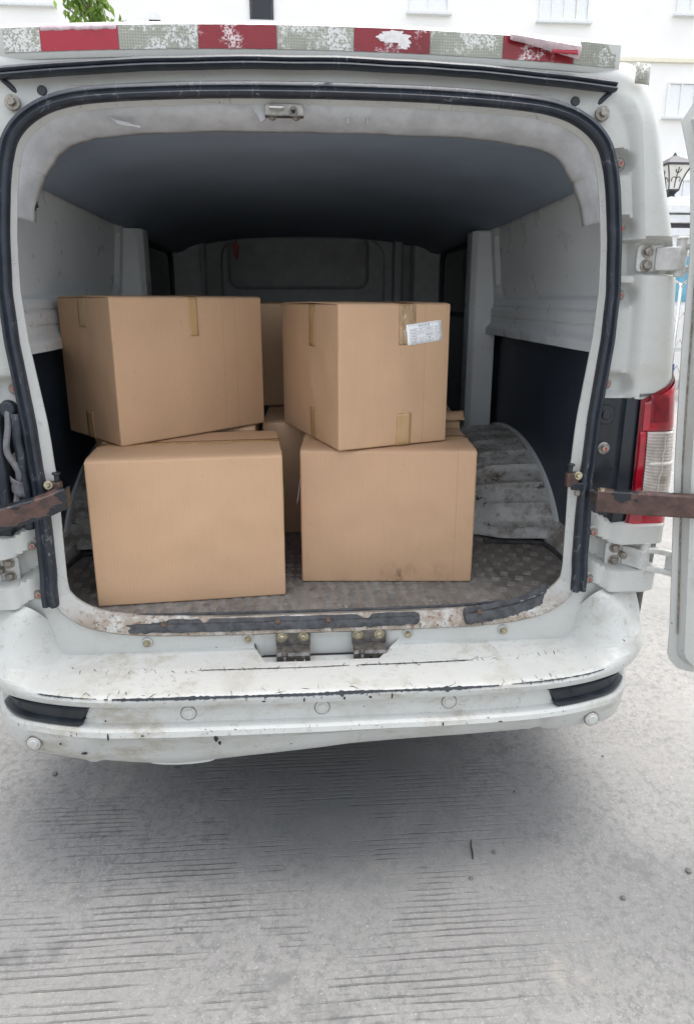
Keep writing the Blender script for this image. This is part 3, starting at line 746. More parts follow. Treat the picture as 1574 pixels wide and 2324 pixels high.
# bumper
PX = [0, .4, .6, .75, .82, .87, .90, .915, .925]; PY = [-.215, -.21, -.195, -.155, -.105, -.02, .08, .25, .50]
plan = catmull([(x, y, 0) for x, y in zip(PX, PY)], 14)
plan = [Vector((-p.x, p.y, 0)) for p in plan[:0:-1]] + plan
ROW = [((.218, .575), (.040, .705)), ((.217, .566), (.030, .690)), ((.214, .559), (.020, .66)), ((.204, .556), (.012, .635)), ((.125, .5555), (.008, .605)), ((.119, .5545), (.0065, .60)), ((.113, .5525), (.006, .592)),
       ((.022, .5535), (.003, .572)), ((.010, .552), (.001, .565)), ((.003, .548), (0, .556)), ((.000, .541), (-.001, .548)), ((.001, .530), (0, .534)), ((.003, .5250), (.003, .5265)), ((.020, .5225), (.018, .523)), ((.022, .516), (.020, .515)),
       ((.022, .476), (.020, .475)), ((.020, .470), (.018, .468)), ((.000, .467), (.0, .464)), ((-.007, .462), (-.006, .458)), ((-.010, .450), (-.008, .447)), ((-.003, .43), (-.006, .43)), ((.008, .405), (-.002, .405)), ((.015, .39), (.004, .385)), ((.025, .376), (.014, .372)), ((.06, .368), (.05, .366))]
def bsag(x, z):
    k = sst(.46, .39, z); lowc = interp(x, [-.9, -.6, -.38, -.15, .07, .3, .53, .9], [-.006, -.022, -.036, -.016, .004, .014, .016, -.010])
    step = -.008 * (sst(-.62, -.585, x) * sst(.585, .55, x))
    return k * (lowc + step)
def bump_pt(p, n_, r):
    a = abs(p.x); w = sst(.69, .83, a); (t0, z0), (t1, z1) = r
    k0 = ROW.index(r); w2 = sst(.84, .90, a)
    if k0 < 7: t1 = lerp((.115, .085, .060, .042, .024, .018, .014)[k0], t1, w2); z1 = (.714, .704, .672, .64, .605, .60, .592)[k0]
    tt, zz = lerp(t0, t1, w), lerp(z0, z1, w)
    fwd = sst(.0, .3, p.y); zz = lerp(zz, zz, fwd)
    k_ = ROW.index(r)
    if k_ < 4:
        rc = sst(-.172, -.165, p.x) * sst(.190, .184, p.x); tt = lerp(tt, (.150, .150, .149, .146)[k_], rc); zz = lerp(zz, (.525, .545, .5525, .5548)[k_], rc)
    if k_ >= 20: tt += .016 * sst(-.60, -.565, p.x) * sst(.60, .565, p.x) * (1 - w)
    q = p + n_ * tt; q.x *= 1 + .060 * sst(.74, .86, a) * (1 - .35 * sst(.88, .92, a)) * sst(.47, .58, zz)
    return Vector((q.x, q.y, zz + bsag(q.x, zz)))
def plan_n(i):
    d = (plan[min(i + 1, len(plan) - 1)] - plan[max(i - 1, 0)]).normalized(); n_ = Vector((-d.y, d.x, 0))
    a = abs(plan[i].x)
    return n_ if a > .87 else (Vector((0, 1, 0)) * (1 - sst(.66, .86, a)) + n_ * sst(.66, .86, a)).normalized()
m = MB(); rws = []
for i, p in enumerate(plan):
    n_ = plan_n(i); row = []
    for r in ROW:
        q = bump_pt(p, n_, r); q = q + Vector((0, .0012 * nz(q.x * 5, q.z * 9), .0012 * nz(q.x * 6, q.y * 8, 3))); row.append(q)
    rws.append(row)
m.grid(rws); bumper = m.build('bumper', MAT['paint_dirty'], van, sharp=24)
def face_at(x, z, out=0.0):                   # point on the bumper face
    for i, p in enumerate(plan):
        if p.x >= x: break
    p0, p1 = plan[i - 1], plan[i]; t_ = (x - p0.x) / (p1.x - p0.x); p = p0.lerp(p1, t_); n_ = plan_n(i)
    off = interp(z, [.38, .405, .452, .462, .467, .471, .478, .514, .522, .53], [-.001, -.006, -.010, -.007, 0, .020, .022, .022, .020, .001])
    return p + n_ * off + Vector((0, 0, z)) - n_ * out, n_
for x, z in ((-.34, .494), (-.005, .498), (.321, .497), (-.735, .415), (.712, .415)):
    p, n_ = face_at(x, z); p.z += bsag(x, z) * .6
    m = MB(); m.cyl(p + n_ * .004, p - n_ * .003, .0185, .0175, n=30); m.cyl(p - n_ * .002, p - n_ * .006, .013, .011, n=28); m.build('sensor_cap', MAT['paint_dirty'], bumper, bevel=.001)
    m = MB(); m.cyl(p + n_ * .003, p - n_ * .0012, .0205, n=30); m.build('cap_rim', MAT['grey_bolt'], bumper)
def reflector(s):
    x0, x1 = .575, .845; m = MB(); rws = []
    for i in range(33):
        q = i / 32; rws_ = []
        for j, (zz, out) in enumerate(((.468, .002), (.472, .020), (.4785, .022), (.483, .009), (.510, .006), (.5155, .018), (.5205, .020), (.524, .002))):
            x = lerp(x0 + (.527 - zz) * .5, x1, q); e = .010 if i in (0, 32) else 0
            wells = 0
            for wx in (.635, .775): wells = max(wells, .010 * sst(.022, .012, math.hypot((x - wx), (zz - .498) * 1.2)))
            p, n_ = face_at(s * x, zz, 0); off = interp(zz, [.46, .467, .471, .522, .53], [0, 0, .014, .014, 0])
            p = p - n_ * (out - e) ; rws_.append(p)
        rws.append(rws_)
    m.grid(rws); rf = m.build('reflector_housing', MAT['plastic'], bumper, sharp=40)
    for wx in (.645, .775):
        p, n_ = face_at(s * wx, .498); m = MB(); m.cyl(p - n_ * .001, p - n_ * .007, .017, .013, n=24); m.cyl(p - n_ * .0072, p - n_ * .0078, .008, n=18); m.build('screw_well', MAT['plastic'], rf, bevel=.002)
mir(reflector)
# scuffs: paint gone to the black plastic along the step edge
def scuff(x0, x1, zf, wmin, wmax, seed, ridx, name='scuff_line', n=220, jag=1.0):
    m = MB(); run = []
    def flush():
        if len(run) > 2: m.grid(list(run))
        run.clear()
    for i in range(n + 1):
        x = lerp(x0, x1, i / n); e = min(1, min(i, n - i) / (n * .12)); w = lerp(wmin, wmax, max(0, .5 + .9 * nz(x * 8, seed))) * e
        w *= 1 + jag * (.7 * nz(x * 60, seed) + 1.0 * max(0, nz(x * 130, seed + 5)))
        if w < wmin * .75: flush(); continue
        for k, p in enumerate(plan):
            if p.x >= x: break
        p0, p1 = plan[k - 1], plan[k]; p = p0.lerp(p1, (x - p0.x) / (p1.x - p0.x)); n_ = plan_n(k)
        def at_row(r0):
            a = int(r0); return bump_pt(p, n_, ROW[a]).lerp(bump_pt(p, n_, ROW[a + 1]), r0 - a)
        q = at_row(zf); dv = (at_row(zf + .3) - at_row(zf - .3)).normalized(); q = q + Vector((0, .0012 * nz(q.x * 5, q.z * 9) - .0012, .0012 * nz(q.x * 6, q.y * 8, 3) + .0012))
        pts_ = [q - dv * w * .5 * (1 + .5 * nz(x * 90, seed)), q + dv * w * .5 * (1 + .8 * max(0, nz(x * 120, seed + 3)) * 2)]
        run.append(pts_)
    flush()
    if m.v: m.build(name, MAT['plastic'], bumper, smooth=False)
scuff(-.60, .50, 9.0, .0038, .0085, 1.0, 0); scuff(-.72, -.55, 8.9, .0014, .0040, 3.0, 0); scuff(.46, .76, 8.8, .0016, .0040, 5.0, 0)
scuff(-.35, .10, 5.3, .0010, .0032, 9.0, 0); scuff(.08, .42, 5.3, .0012, .0040, 12.0, 0)
# short dark scratches scattered over the step and the face
m = MB(); rq = random.Random(21)
for k in range(300):
    x = rq.uniform(-.66, .70); zf = rq.choice([rq.uniform(4.0, 7.0), rq.uniform(6.3, 9.5), rq.uniform(8.8, 11.5), rq.uniform(17.5, 21)])
    if -.17 < x < .19 and zf < 4.5: continue
    i = next(i for i, p in enumerate(plan) if p.x >= x); p0, p1 = plan[i - 1], plan[i]; p = p0.lerp(p1, (x - p0.x) / (p1.x - p0.x)); n_ = plan_n(i)
    def at_row(r0):
        r0 = max(0, r0); a = int(r0); return bump_pt(p, n_, ROW[a]).lerp(bump_pt(p, n_, ROW[a + 1]), r0 - a)
    q = at_row(zf); e1 = (at_row(zf + .3) - at_row(zf - .3)).normalized(); e2 = Vector((1, 0, 0)); nn = e2.cross(e1); nn = nn if nn.y < 0 or nn.z > 0 else -nn
    q = q + Vector((0, .0012 * nz(q.x * 5, q.z * 9), .0012 * nz(q.x * 6, q.y * 8, 3))) + nn.normalized() * .0009
    an = rq.gauss(R(80), .5) if rq.random() < .6 else rq.uniform(0, 3.14); L = rq.uniform(.002, .010) * (1.5 if zf < 9 else .6); w = rq.uniform(.0004, .0013)
    d1 = e2 * math.cos(an) + e1 * math.sin(an); d2 = e2 * -math.sin(an) + e1 * math.cos(an); b_ = rq.uniform(-.3, .3) * L
    m.add([q - d1 * L, q - d1 * L * .2 - d2 * w + d2 * b_ * .3, q + d1 * L + d2 * b_ * .2, q + d1 * L * .3 + d2 * w + d2 * b_ * .3], [(0, 1, 2, 3)])
tag(m.build('scratch_marks', MAT['plastic'], bumper, smooth=False), kind='stuff')
rs = random.Random(5)
def chip(x, z, w, h, seed):
    p, n_ = face_at(x, z); p.z += bsag(x, z); m = MB(); pts_ = []
    for i in range(14):
        a = 2 * math.pi * i / 14; k = 1 + .5 * nz(math.cos(a) * 2 + seed, math.sin(a) * 2); pts_.append((w * math.cos(a) * k, h * math.sin(a) * k))
    tx = Vector((0, 0, 1)).cross(n_).normalized()
    m.prism(pts_, lambda u, v, t_: p - n_ * (.0012 + t_) + tx * u + Vector((0, 0, v)), 0, .0004); m.build('paint_chip', MAT['plastic'], bumper, smooth=False)
for a in ((-.535, .452, .002, .011, 1), (-.60, .418, .008, .004, 2), (-.27, .445, .006, .009, 3), (-.262, .437, .004, .006, 9), (-.37, .400, .010, .003, 4), (-.66, .43, .003, .003, 5), (.45, .452, .006, .002, 6), (-.45, .455, .004, .002, 7), (.17, .536, .002, .008, 8), (.05, .536, .0025, .004, 10), (-.05, .535, .002, .006, 11), (.115, .536, .004, .003, 12), (-.15, .535, .005, .002, 13), (.30, .455, .002, .006, 14)): chip(*a)
m = MB(); rws = []
for i in range(41):                                              # exhaust shroud just below the bumper
    a = lerp(0, math.pi, i / 40); x = -.37 + .085 * math.cos(a); rws.append([(x, -.165, .345), (x, -.166, .338 - .013 * math.sin(a)), (x, -.10, .328 - .010 * math.sin(a)), (x, .1, .33)])
m.grid(rws); m.build('exhaust_shroud', MAT['paint'], van)
ov = [(u + .425, v + .52) for u, v in rrect(.085, .10, .035, 8)]
m = MB(); ring0 = []
for a in range(40):
    an = 2 * math.pi * a / 40; x = .44 + .042 * math.cos(an) * (1 - .15 * math.sin(an)); y = -.045 + .040 * math.sin(an); ring0.append(Vector((x, y, .5562)))
m.tube(ring0 + ring0[:1], .0007, 6, cap=False); m.build('tow_cover_seam', MAT['hinge'], van)

# jamb bolts
def jamb_bolts(s):
    for z, dx in ((1.822, 0), (1.672, 0), (1.512, 0), (1.285, 0), (1.115, .01), (.880, 0), (.742, 0)):
        x = seal_x(min(z, 1.79)) + .030 + dx; y = .030 if z > 1.2 else (.004 if z > 1 else -.002)
        m = MB(); m.cyl((s * x, y + .006, z), (s * x, y - .001, z), .0165, .0155, n=22); b = m.build('bolt_seat', MAT['hinge'], van, bevel=.001)
        m = MB(); m.bolt((s * x, y - .001, z), (0, -1, 0), .0095, .009); m.build('bolt_head', MAT['grey_bolt'], b, bevel=.001)
        m = MB(); m.box((s * x + .001, y - .0105, z), (.004, .001, .008)); m.build('paint_mark', MAT['red_mark'], b)
    # black lamp surround
    m = MB(); rws = []
    for i in range(61):
        z = lerp(.912, 1.247, i / 60); x0, x1 = seal_x(z) + .012, ridge_x(z) + .012; row = []
        zz = z
        for k in range(17):
            q = k / 16; x = lerp(x0, x1, q); y = interp(q, [0, .55, .62, .9, 1], [.013, .012, -.006, -.010, .0])
            zk = z - (.05 * sst(.15, 1, q) * sst(.97, .912, z)) - (-.012 * sst(.5, 1, q) * sst(1.2, 1.247, z))
            row.append((s * x, y + .0015 * nz(x * 30, z * 8), zk))
        rws.append(row)
    m.grid(rws); bp_ = m.build('lamp_surround', MAT['plastic'], van, sharp=40)
    m = MB(); m.prism([(u + seal_x(1.2) + .035, v + 1.205) for u, v in rrect(.045, .05, .018)], lambda u, v, t_: (s * u, .011 - t_, v), 0, .006); m.cyl((s * (seal_x(1.2) + .035), .006, 1.205), (s * (seal_x(1.2) + .035), .001, 1.205), .012, n=20); m.build('surround_clip', MAT['plastic'], bp_, bevel=.002)
    m = MB(); m.cyl((s * .79, .0115, 1.055), (s * .79, .0105, 1.055), .005, n=14); m.build('surround_hole', MAT['dark_hole'], bp_)
    # tail lamp wrapped round the corner
    def lens(name, mat, zlo, zhi, t0, t1, out, nzr, rib=0.0, par=None, sh=50):
        m = MB(); rws = []
        for i in range(nzr + 1):
            q = i / nzr; row = []
            for k in range(21):
                tq = lerp(t0, t1, k / 20)
                z = lerp(zlo(tq), zhi(tq), q); rx, ex = ridge_x(z) + .004, edge_x(z)
                x, y = corner(1, rx, ex + .004, z, tq); e = out * sst(0, .12, min(k / 20, 1 - k / 20) + .06) * sst(0, .08, min(q, 1 - q) + .05)
                e += rib * (1 if i % 2 else 0)
                row.append((s * (x + e * .3), y - e, z))
            rws.append(row)
        m.grid(rws); return m.build(name, mat, par or van, sharp=sh)
    ztop = lambda t_: interp(t_, [0, .95], [1.247, 1.325]); zbot = lambda t_: .872 - .010 * math.sin(t_ * 2.6)
    lamp = lens('tail_lamp', MAT['deep_red'], zbot, ztop, .0, .95, .003, 30)
    lens('red_lens', MAT['red_lens'], lambda t_: 1.165, lambda t_: ztop(t_) - .012, .06, .93, .009, 16, par=lamp)
    lens('inner_reflector', MAT['deep_red'], lambda t_: 1.185, lambda t_: 1.262, .14, .46, .012, 8, par=lamp)
    cl = lens('clear_lens', MAT['clear_lens'], lambda t_: .985 - .02 * math.sin(t_ * 3), lambda t_: 1.163, .14, .93, .010, 44, rib=.0011, par=lamp, sh=15)
    lens('lens_bar', MAT['white_strip'], lambda t_: 1.070, lambda t_: 1.082, .16, .9, .0135, 3, par=cl)
    lens('red_lens', MAT['red_lens'], lambda t_: .884, lambda t_: .958 - .02 * math.sin(t_ * 3), .04, .90, .009, 10, par=lamp)
    lens('red_edge', MAT['red_lens'], lambda t_: .96, lambda t_: 1.163, .02, .12, .008, 14, par=lamp)
    m = MB(); pth = []
    for i in range(14):
        z = lerp(1.15, .99, i / 13); x, y = corner(1, ridge_x(z), edge_x(z) + .004, z, .42 + .04 * nz(i * .6, 2) - .006 * i); pth.append((s * x, y - .0135, z))
    m.tube(pth, .0012, 6); m.build('lens_crack', MAT['white_strip'], cl)
    # door hinges
    for zc, up_ in ((1.601, True), (.808, False)):
        rx = ridge_x(zc); x0 = rx - (.010 if up_ else .015)
        h = .032 if up_ else .036
        m = MB(); m.prism([(u + x0 + .035, v + zc) for u, v in rrect(.07, h * 2, .010)], lambda u, v, t_: (s * u, .020 - t_, v), 0, .008); hg = m.build('hinge_plate', MAT['hinge'], van, bevel=.002)
        for zz in ((zc + .017, zc - .017) if up_ else (zc + .019, zc - .019)):
            m = MB(); m.bolt((s * (x0 + .025), .012, zz), (0, -1, 0), .0105, .011); m.build('hinge_bolt', MAT['grey_bolt'], hg, bevel=.001)
        if not up_:
            m = MB(); m.cyl((s * (x0 + .046), .012, zc), (s * (x0 + .046), -.006, zc), .011, .009, n=20); m.cyl((s * (x0 + .046), -.005, zc), (s * (x0 + .046), -.010, zc), .0055, n=12); m.build('hinge_nut', MAT['grey_bolt'], hg, bevel=.001)
        kx = x0 + .094; ky = -.022
        m = MB(); m.cyl((s * kx, ky, zc - .045), (s * kx, ky, zc + .043), .0135, n=22); m.cyl((s * kx, ky, zc + .043), (s * kx, ky, zc + .050), .015, .012, n=22); m.build('hinge_knuckle', MAT['hinge'], hg, bevel=.002)
        m = MB(); m.prism([(x0 + .05, .016), (kx + .004, ky + .012), (kx + .004, ky - .012), (kx - .012, ky - .013), (x0 + .045, .008)], lambda u, v, t_: (s * u, v, t_), zc - .030, zc + .026); m.build('hinge_leaf', MAT['hinge'], hg, bevel=.003)
        ax = kx + .012; dx_ = DOOR_X(zc) + .02
        # goose-neck arm out to the door, with its lightening window
        y0, y1 = ky - .008, -.092
        fn = lambda u, v, t_: (s * u, lerp(y0, y1, sst(ax, dx_ + .03, u)) + t_, v)
        for zA, zB in ((zc + .018, zc + .034), (zc - .036, zc - .020)):
            m = MB(); m.loft([[fn(u, zA, -.010), fn(u, zB, -.010), fn(u, zB, .012), fn(u, zA, .012)] for u in [lerp(ax - .01, dx_ + .05, i / 10) for i in range(11)]]); m.build('hinge_arm', MAT['hinge'], hg, bevel=.003)
        m = MB(); m.loft([[fn(u, zc - .034, .002), fn(u, zc + .032, .002), fn(u, zc + .032, .008), fn(u, zc - .034, .008)] for u in [lerp(ax + .034, dx_ + .05, i / 8) for i in range(9)]]); m.build('hinge_web', MAT['hinge'], hg, bevel=.002)
    # door-check striker on the pillar
    zc = 1.030
    m = MB(); m.box((s * .672, -.012, zc + .005), (.034, .022, .040)); bk = m.build('check_bracket', MAT['strap_rust'], van, bevel=.005)
    m = MB(); m.box((s * .69, -.020, zc - .012), (.045, .012, .020)); m.build('bracket_foot', MAT['plastic'], bk, bevel=.003)
    m = MB(); m.cyl((s * .664, -.016, zc + .024), (s * .664, -.016, zc + .044), .006, n=14); m.cyl((s * .664, -.016, zc + .044), (s * .664, -.016, zc + .049), .0105, n=18); m.build('bracket_pin', MAT['plastic'], bk, bevel=.001)
    m = MB(); m.bolt((s * .684, -.022, zc + .018), (0, -1, .2), .007, .010); m.build('bracket_bolt', MAT['zinc'], bk)
    m = MB(); m.bolt((s * .684, -.022, zc - .030), (0, -1, 0), .006, .007); m.build('bracket_bolt', MAT['grey_bolt'], bk)
def DOOR_X(z): return interp(z, [.52, .55, .66, 1.095, 1.367, 1.628, 1.80, 2.0], [.965, .955, .944, .905, .888, .880, .86, .80])
mir(jamb_bolts)

# open rear doors
def door(s):
    a = R(17); ux, uy = math.cos(a), -math.sin(a)
    hinge_y = -.095
    def W(u, v, z): # u out from the hinge edge, v towards the door's inner face, z up
        bx = .93; return (s * (bx + ux * u + uy * v * 1.0), hinge_y + uy * u - ux * v, z)
    def outline(ins, n=7):
        pts = []; z0, z1 = .505 + ins, 1.985 - ins; w = .74 - ins
        left = lambda z: DOOR_X(z) - .93 + ins
        rad = .055
        pts += [(w - rad + rad * math.sin(R(q)), z0 + rad - rad * math.cos(R(q))) for q in (0, 30, 60, 90)]
        pts += [(w, 1.3), (w - .01, 1.7)] + [(w - .03 - rad + rad * math.cos(R(q)), z1 - rad + rad * math.sin(R(q))) for q in (0, 30, 60, 90)]
        pts += [(left(1.93) + rad, z1)]
        for z in (1.90, 1.80, 1.70, 1.60, 1.50, 1.40, 1.30, 1.20, 1.10, 1.0, .90, .80, .70, .63): pts.append((left(z), z))
        pts += [(left(.6) + rad - rad * math.cos(R(q)), z0 + rad - rad * math.sin(R(q))) for q in (10, 30, 60, 90)]
        return pts
    m = MB(); o0, o1, o2, o3 = outline(0), outline(.018), outline(.030), outline(.055)
    bow = lambda z: -.02 * ((z - 1.1) / .9) ** 2
    m.loft([[W(u, -.012 + bow(z), z) for u, z in o1], [W(u, -.008 + bow(z), z) for u, z in o0], [W(u, .0 + bow(z), z) for u, z in o0], [W(u, .003 + bow(z), z) for u, z in o1], [W(u, .034 + bow(z), z) for u, z in o2], [W(u, .038 + bow(z), z) for u, z in o3]])
    dr = m.build('rear_door', MAT['paint'], van, sharp=35)
    dr['label'] = 'white rear door swung wide open, inner side with rounded lower corner'
    m = MB(); pan = [(u + .40, v + .86) for u, v in rrect(.50, .52, .06)]
    m.loft([[W(u, .039, z) for u, z in pan], [W(u * .98 + .008, .046, z) for u, z in pan], [W(.40 + (u - .40) * .94, .046, .86 + (z - .86) * .94) for u, z in pan]]); m.build('door_trim', MAT['inner_grey'], dr)
    m = MB(); win = [(u + .37, v + 1.56) for u, v in rrect(.50, .52, .08)]
    m.prism(win, lambda u, v, t_: W(u, t_ + bow(v), v), .037, .042); m.build('door_window', MAT['dark_glass'], dr)
    for zc in (1.601, .808):
        m = MB(); m.prism([(u + .085 + DOOR_X(zc) - .93, v + zc) for u, v in rrect(.07, .078, .010)], lambda u, v, t_: W(u, t_, v), .030, .046); hp = m.build('hinge_foot', MAT['hinge'], dr, bevel=.003)
        for du, dz in ((.012, .022), (.0, 0), (.012, -.022)):
            c0 = Vector(W(.085 + DOOR_X(zc) - .93 + du, .046, zc + dz)); c1 = Vector(W(.085 + DOOR_X(zc) - .93 + du, .06, zc + dz)); m = MB(); m.bolt(c0, c1 - c0, .0105, .012); m.build('hinge_bolt', MAT['grey_bolt'], hp, bevel=.001)
    m = MB(); m.tube(catmull([W(DOOR_X(z) - .93 + .016 + .004 * nz(z * 8), .004, z) for z in (1.70, 1.4, 1.2, 1.05, .95, .88, .70, .62)], 6), .0022, 6); m.build('seam_sealer', MAT['grey_bolt'], dr)
    m = MB(); m.cyl(W(.06, .030, .955), W(.06, .046, .955), .016, n=20); m.build('rubber_stop', MAT['plastic'], dr, bevel=.003)
mir(door)
# check straps
def strap(path, h, th, name, mat, tilt):
    P = catmull(path, 8); m = MB(); rings = []
    for i, p in enumerate(P):
        d = (P[min(i + 1, len(P) - 1)] - P[max(i - 1, 0)]).normalized(); n_ = Vector((d.y, -d.x, 0)).normalized(); n_ = -n_ if n_.y > 0 else n_; up = Vector((0, 0, 1))
        rings.append([p + up * h / 2 - n_ * th, p + up * h / 2 + n_ * 0, p + up * (h / 2 - .004) + n_ * .003, p - up * (h / 2 - .004) + n_ * .003, p - up * h / 2, p - up * h / 2 - n_ * th, p - up * (h / 2 - .003) - n_ * th, p - up * (h / 2 - .003) - n_ * .003, p + up * (h / 2 - .003) - n_ * .003, p + up * (h / 2 - .003) - n_ * th])
    m.loft(rings); o = m.build(name, mat, van, sharp=35); return o
s_ = strap([(.706, -.095, 1.000), (.76, -.115, 1.000), (.83, -.136, 1.000), (.92, -.162, 1.000), (1.02, -.182, .998), (1.12, -.192, .992)], .058, .022, 'check_strap', MAT['strap_rust'], 0)
m = MB(); m.cyl((.718, -.095, 1.026), (.718, -.095, 1.034), .007, n=14); m.build('strap_rivet', MAT['zinc'], s_)
m = MB(); m.box((.722, -.045, .995), (.014, .09, .03)); m.build('strap_mount', MAT['steel'], s_, bevel=.003)
m = MB(); m.box((1.115, -.165, .992), (.03, .05, .04)); m.build('strap_mount', MAT['steel'], s_, bevel=.003)
s_ = strap([(-.632, -.062, 1.022), (-.645, -.070, 1.019), (-.665, -.082, 1.012), (-.71, -.112, 1.004), (-.77, -.152, .998), (-.86, -.190, .994), (-1.0, -.205, .990), (-1.12, -.192, .990)], .055, .022, 'check_strap', MAT['strap_black'], 0)
m = MB(); m.box((-1.115, -.165, .990), (.03, .05, .04)); m.build('strap_mount', MAT['steel'], s_, bevel=.003)
m = MB(); m.box((-.631, -.048, 1.0215), (.006, .034, .053)); m.build('strap_end', MAT['strap_black'], s_, bevel=.002)
m = MB(); m.box((-.652, -.035, 1.020), (.03, .05, .03)); m.build('strap_mount', MAT['steel'], s_, bevel=.003)
# loose wiring and rubber hanging beside the pillar with the hooked strap
m = MB(); m.tube(catmull([(-.768, -.004, 1.235), (-.764, -.020, 1.20), (-.772, -.026, 1.14), (-.756, -.026, 1.10), (-.752, -.022, 1.075), (-.762, -.024, 1.02), (-.775, -.022, .97)], 8), .008, 8); m.build('loose_cable', MAT['cable'], van)
m = MB(); m.cyl((-.768, .010, 1.238), (-.768, -.012, 1.238), .024, .020, n=20); m.build('cable_grommet', MAT['rubber'], van, bevel=.004)
m = MB(); m.grid([[(-.772 + .03 * q + .006 * nz(q * 3, i * .5), -.026 - .010 * math.sin(q * 3), lerp(1.075, 1.035, i / 6) - .018 * q) for q in (0, .33, .66, 1)] for i in range(7)]); m.build('cable_sleeve_scrap', MAT['cable'], van, solid=.002)
for x0, w in ((-.795, .014), (-.745, .012), (-.815, .016)):
    m = MB(); m.grid([[(x0 + w * (q - .5) * 2 + .004 * nz(i * .4, x0 * 30), -.016 - .010 * math.cos((q - .5) * 3) - .003 * nz(i * .7, q, x0 * 9), lerp(1.23, .93, i / 16)) for q in (0, .25, .5, .75, 1)] for i in range(17)]); m.build('hanging_rubber', MAT['rubber'], van, solid=.003)
# dangling clip below the headliner
m = MB(); m.tube(catmull([(-.700, .10, 1.775), (-.690, .10, 1.752), (-.683, .10, 1.735), (-.682, .105, 1.72)], 6), .003, 6)
m.loft([[(-.700 + .018 * c_ * k, .10 + .012 * s2, 1.748 - .012 * j) for c_, s2 in [(math.cos(2 * math.pi * i / 10), math.sin(2 * math.pi * i / 10)) for i in range(10)]] for j, k in ((0, .5), (1, .9), (2, 1), (3, .8), (3.4, .4))])
m.build('dangling_clip', MAT['plastic'], van)

# underside, wheels, front (only for shadow and for other viewpoints)
m = MB(); m.box((0, 2.3, .42), (1.7, 4.1, .08)); m.box((0, .15, .48), (1.5, .3, .10)); m.build('underbody', MAT['underbody'], van)
def wheel(x, y):
    s = 1 if x > 0 else -1; root = None
    pr = [(.10, .20), (.105, .30), (.09, .325), (.05, .335), (-.05, .335), (-.09, .325), (-.105, .30), (-.10, .20)]
    m = MB(); m.loft([[(x + a, y + r * math.cos(2 * math.pi * k / 40), .335 + r * math.sin(2 * math.pi * k / 40)) for k in range(40)] for a, r in pr], cap=False); w = m.build('wheel', MAT['tyre'], van)
    m = MB(); m.loft([[(x + s * a, y + r * math.cos(2 * math.pi * k / 32), .335 + r * math.sin(2 * math.pi * k / 32)) for k in range(32)] for a, r in ((.09, .205), (.07, .18), (.03, .15), (.05, .08), (.075, .06), (.08, .02))]); m.build('rim', MAT['steel'], w)
for x in (-.80, .80):
    for y in (1.0, 3.75): wheel(x, y)
m = MB(); m.grid([[(x, 4.06 - .36 * k + .01, lerp(1.22, 1.90, k)) for k in (0, .5, 1)] for x in (-.74, 0, .74)]); m.build('windscreen', MAT['dark_glass'], van, solid=.006)
for s in (1, -1):
    m = MB(); m.prism([(2.75, 1.22), (3.75, 1.22), (3.35, 1.78), (2.75, 1.80)], lambda u, v, t_: (s * (.965 - .12 * (v - 1.2) + t_), u, v), 0, .006); m.build('cab_window', MAT['dark_glass'], van)
    m = MB(); m.prism([(u + s * .62, v + .92) for u, v in rrect(.26, .2, .06)], lambda u, v, t_: (u, 4.45 + t_, v), 0, .05); m.build('headlamp', MAT['clear_lens'], van, bevel=.01)

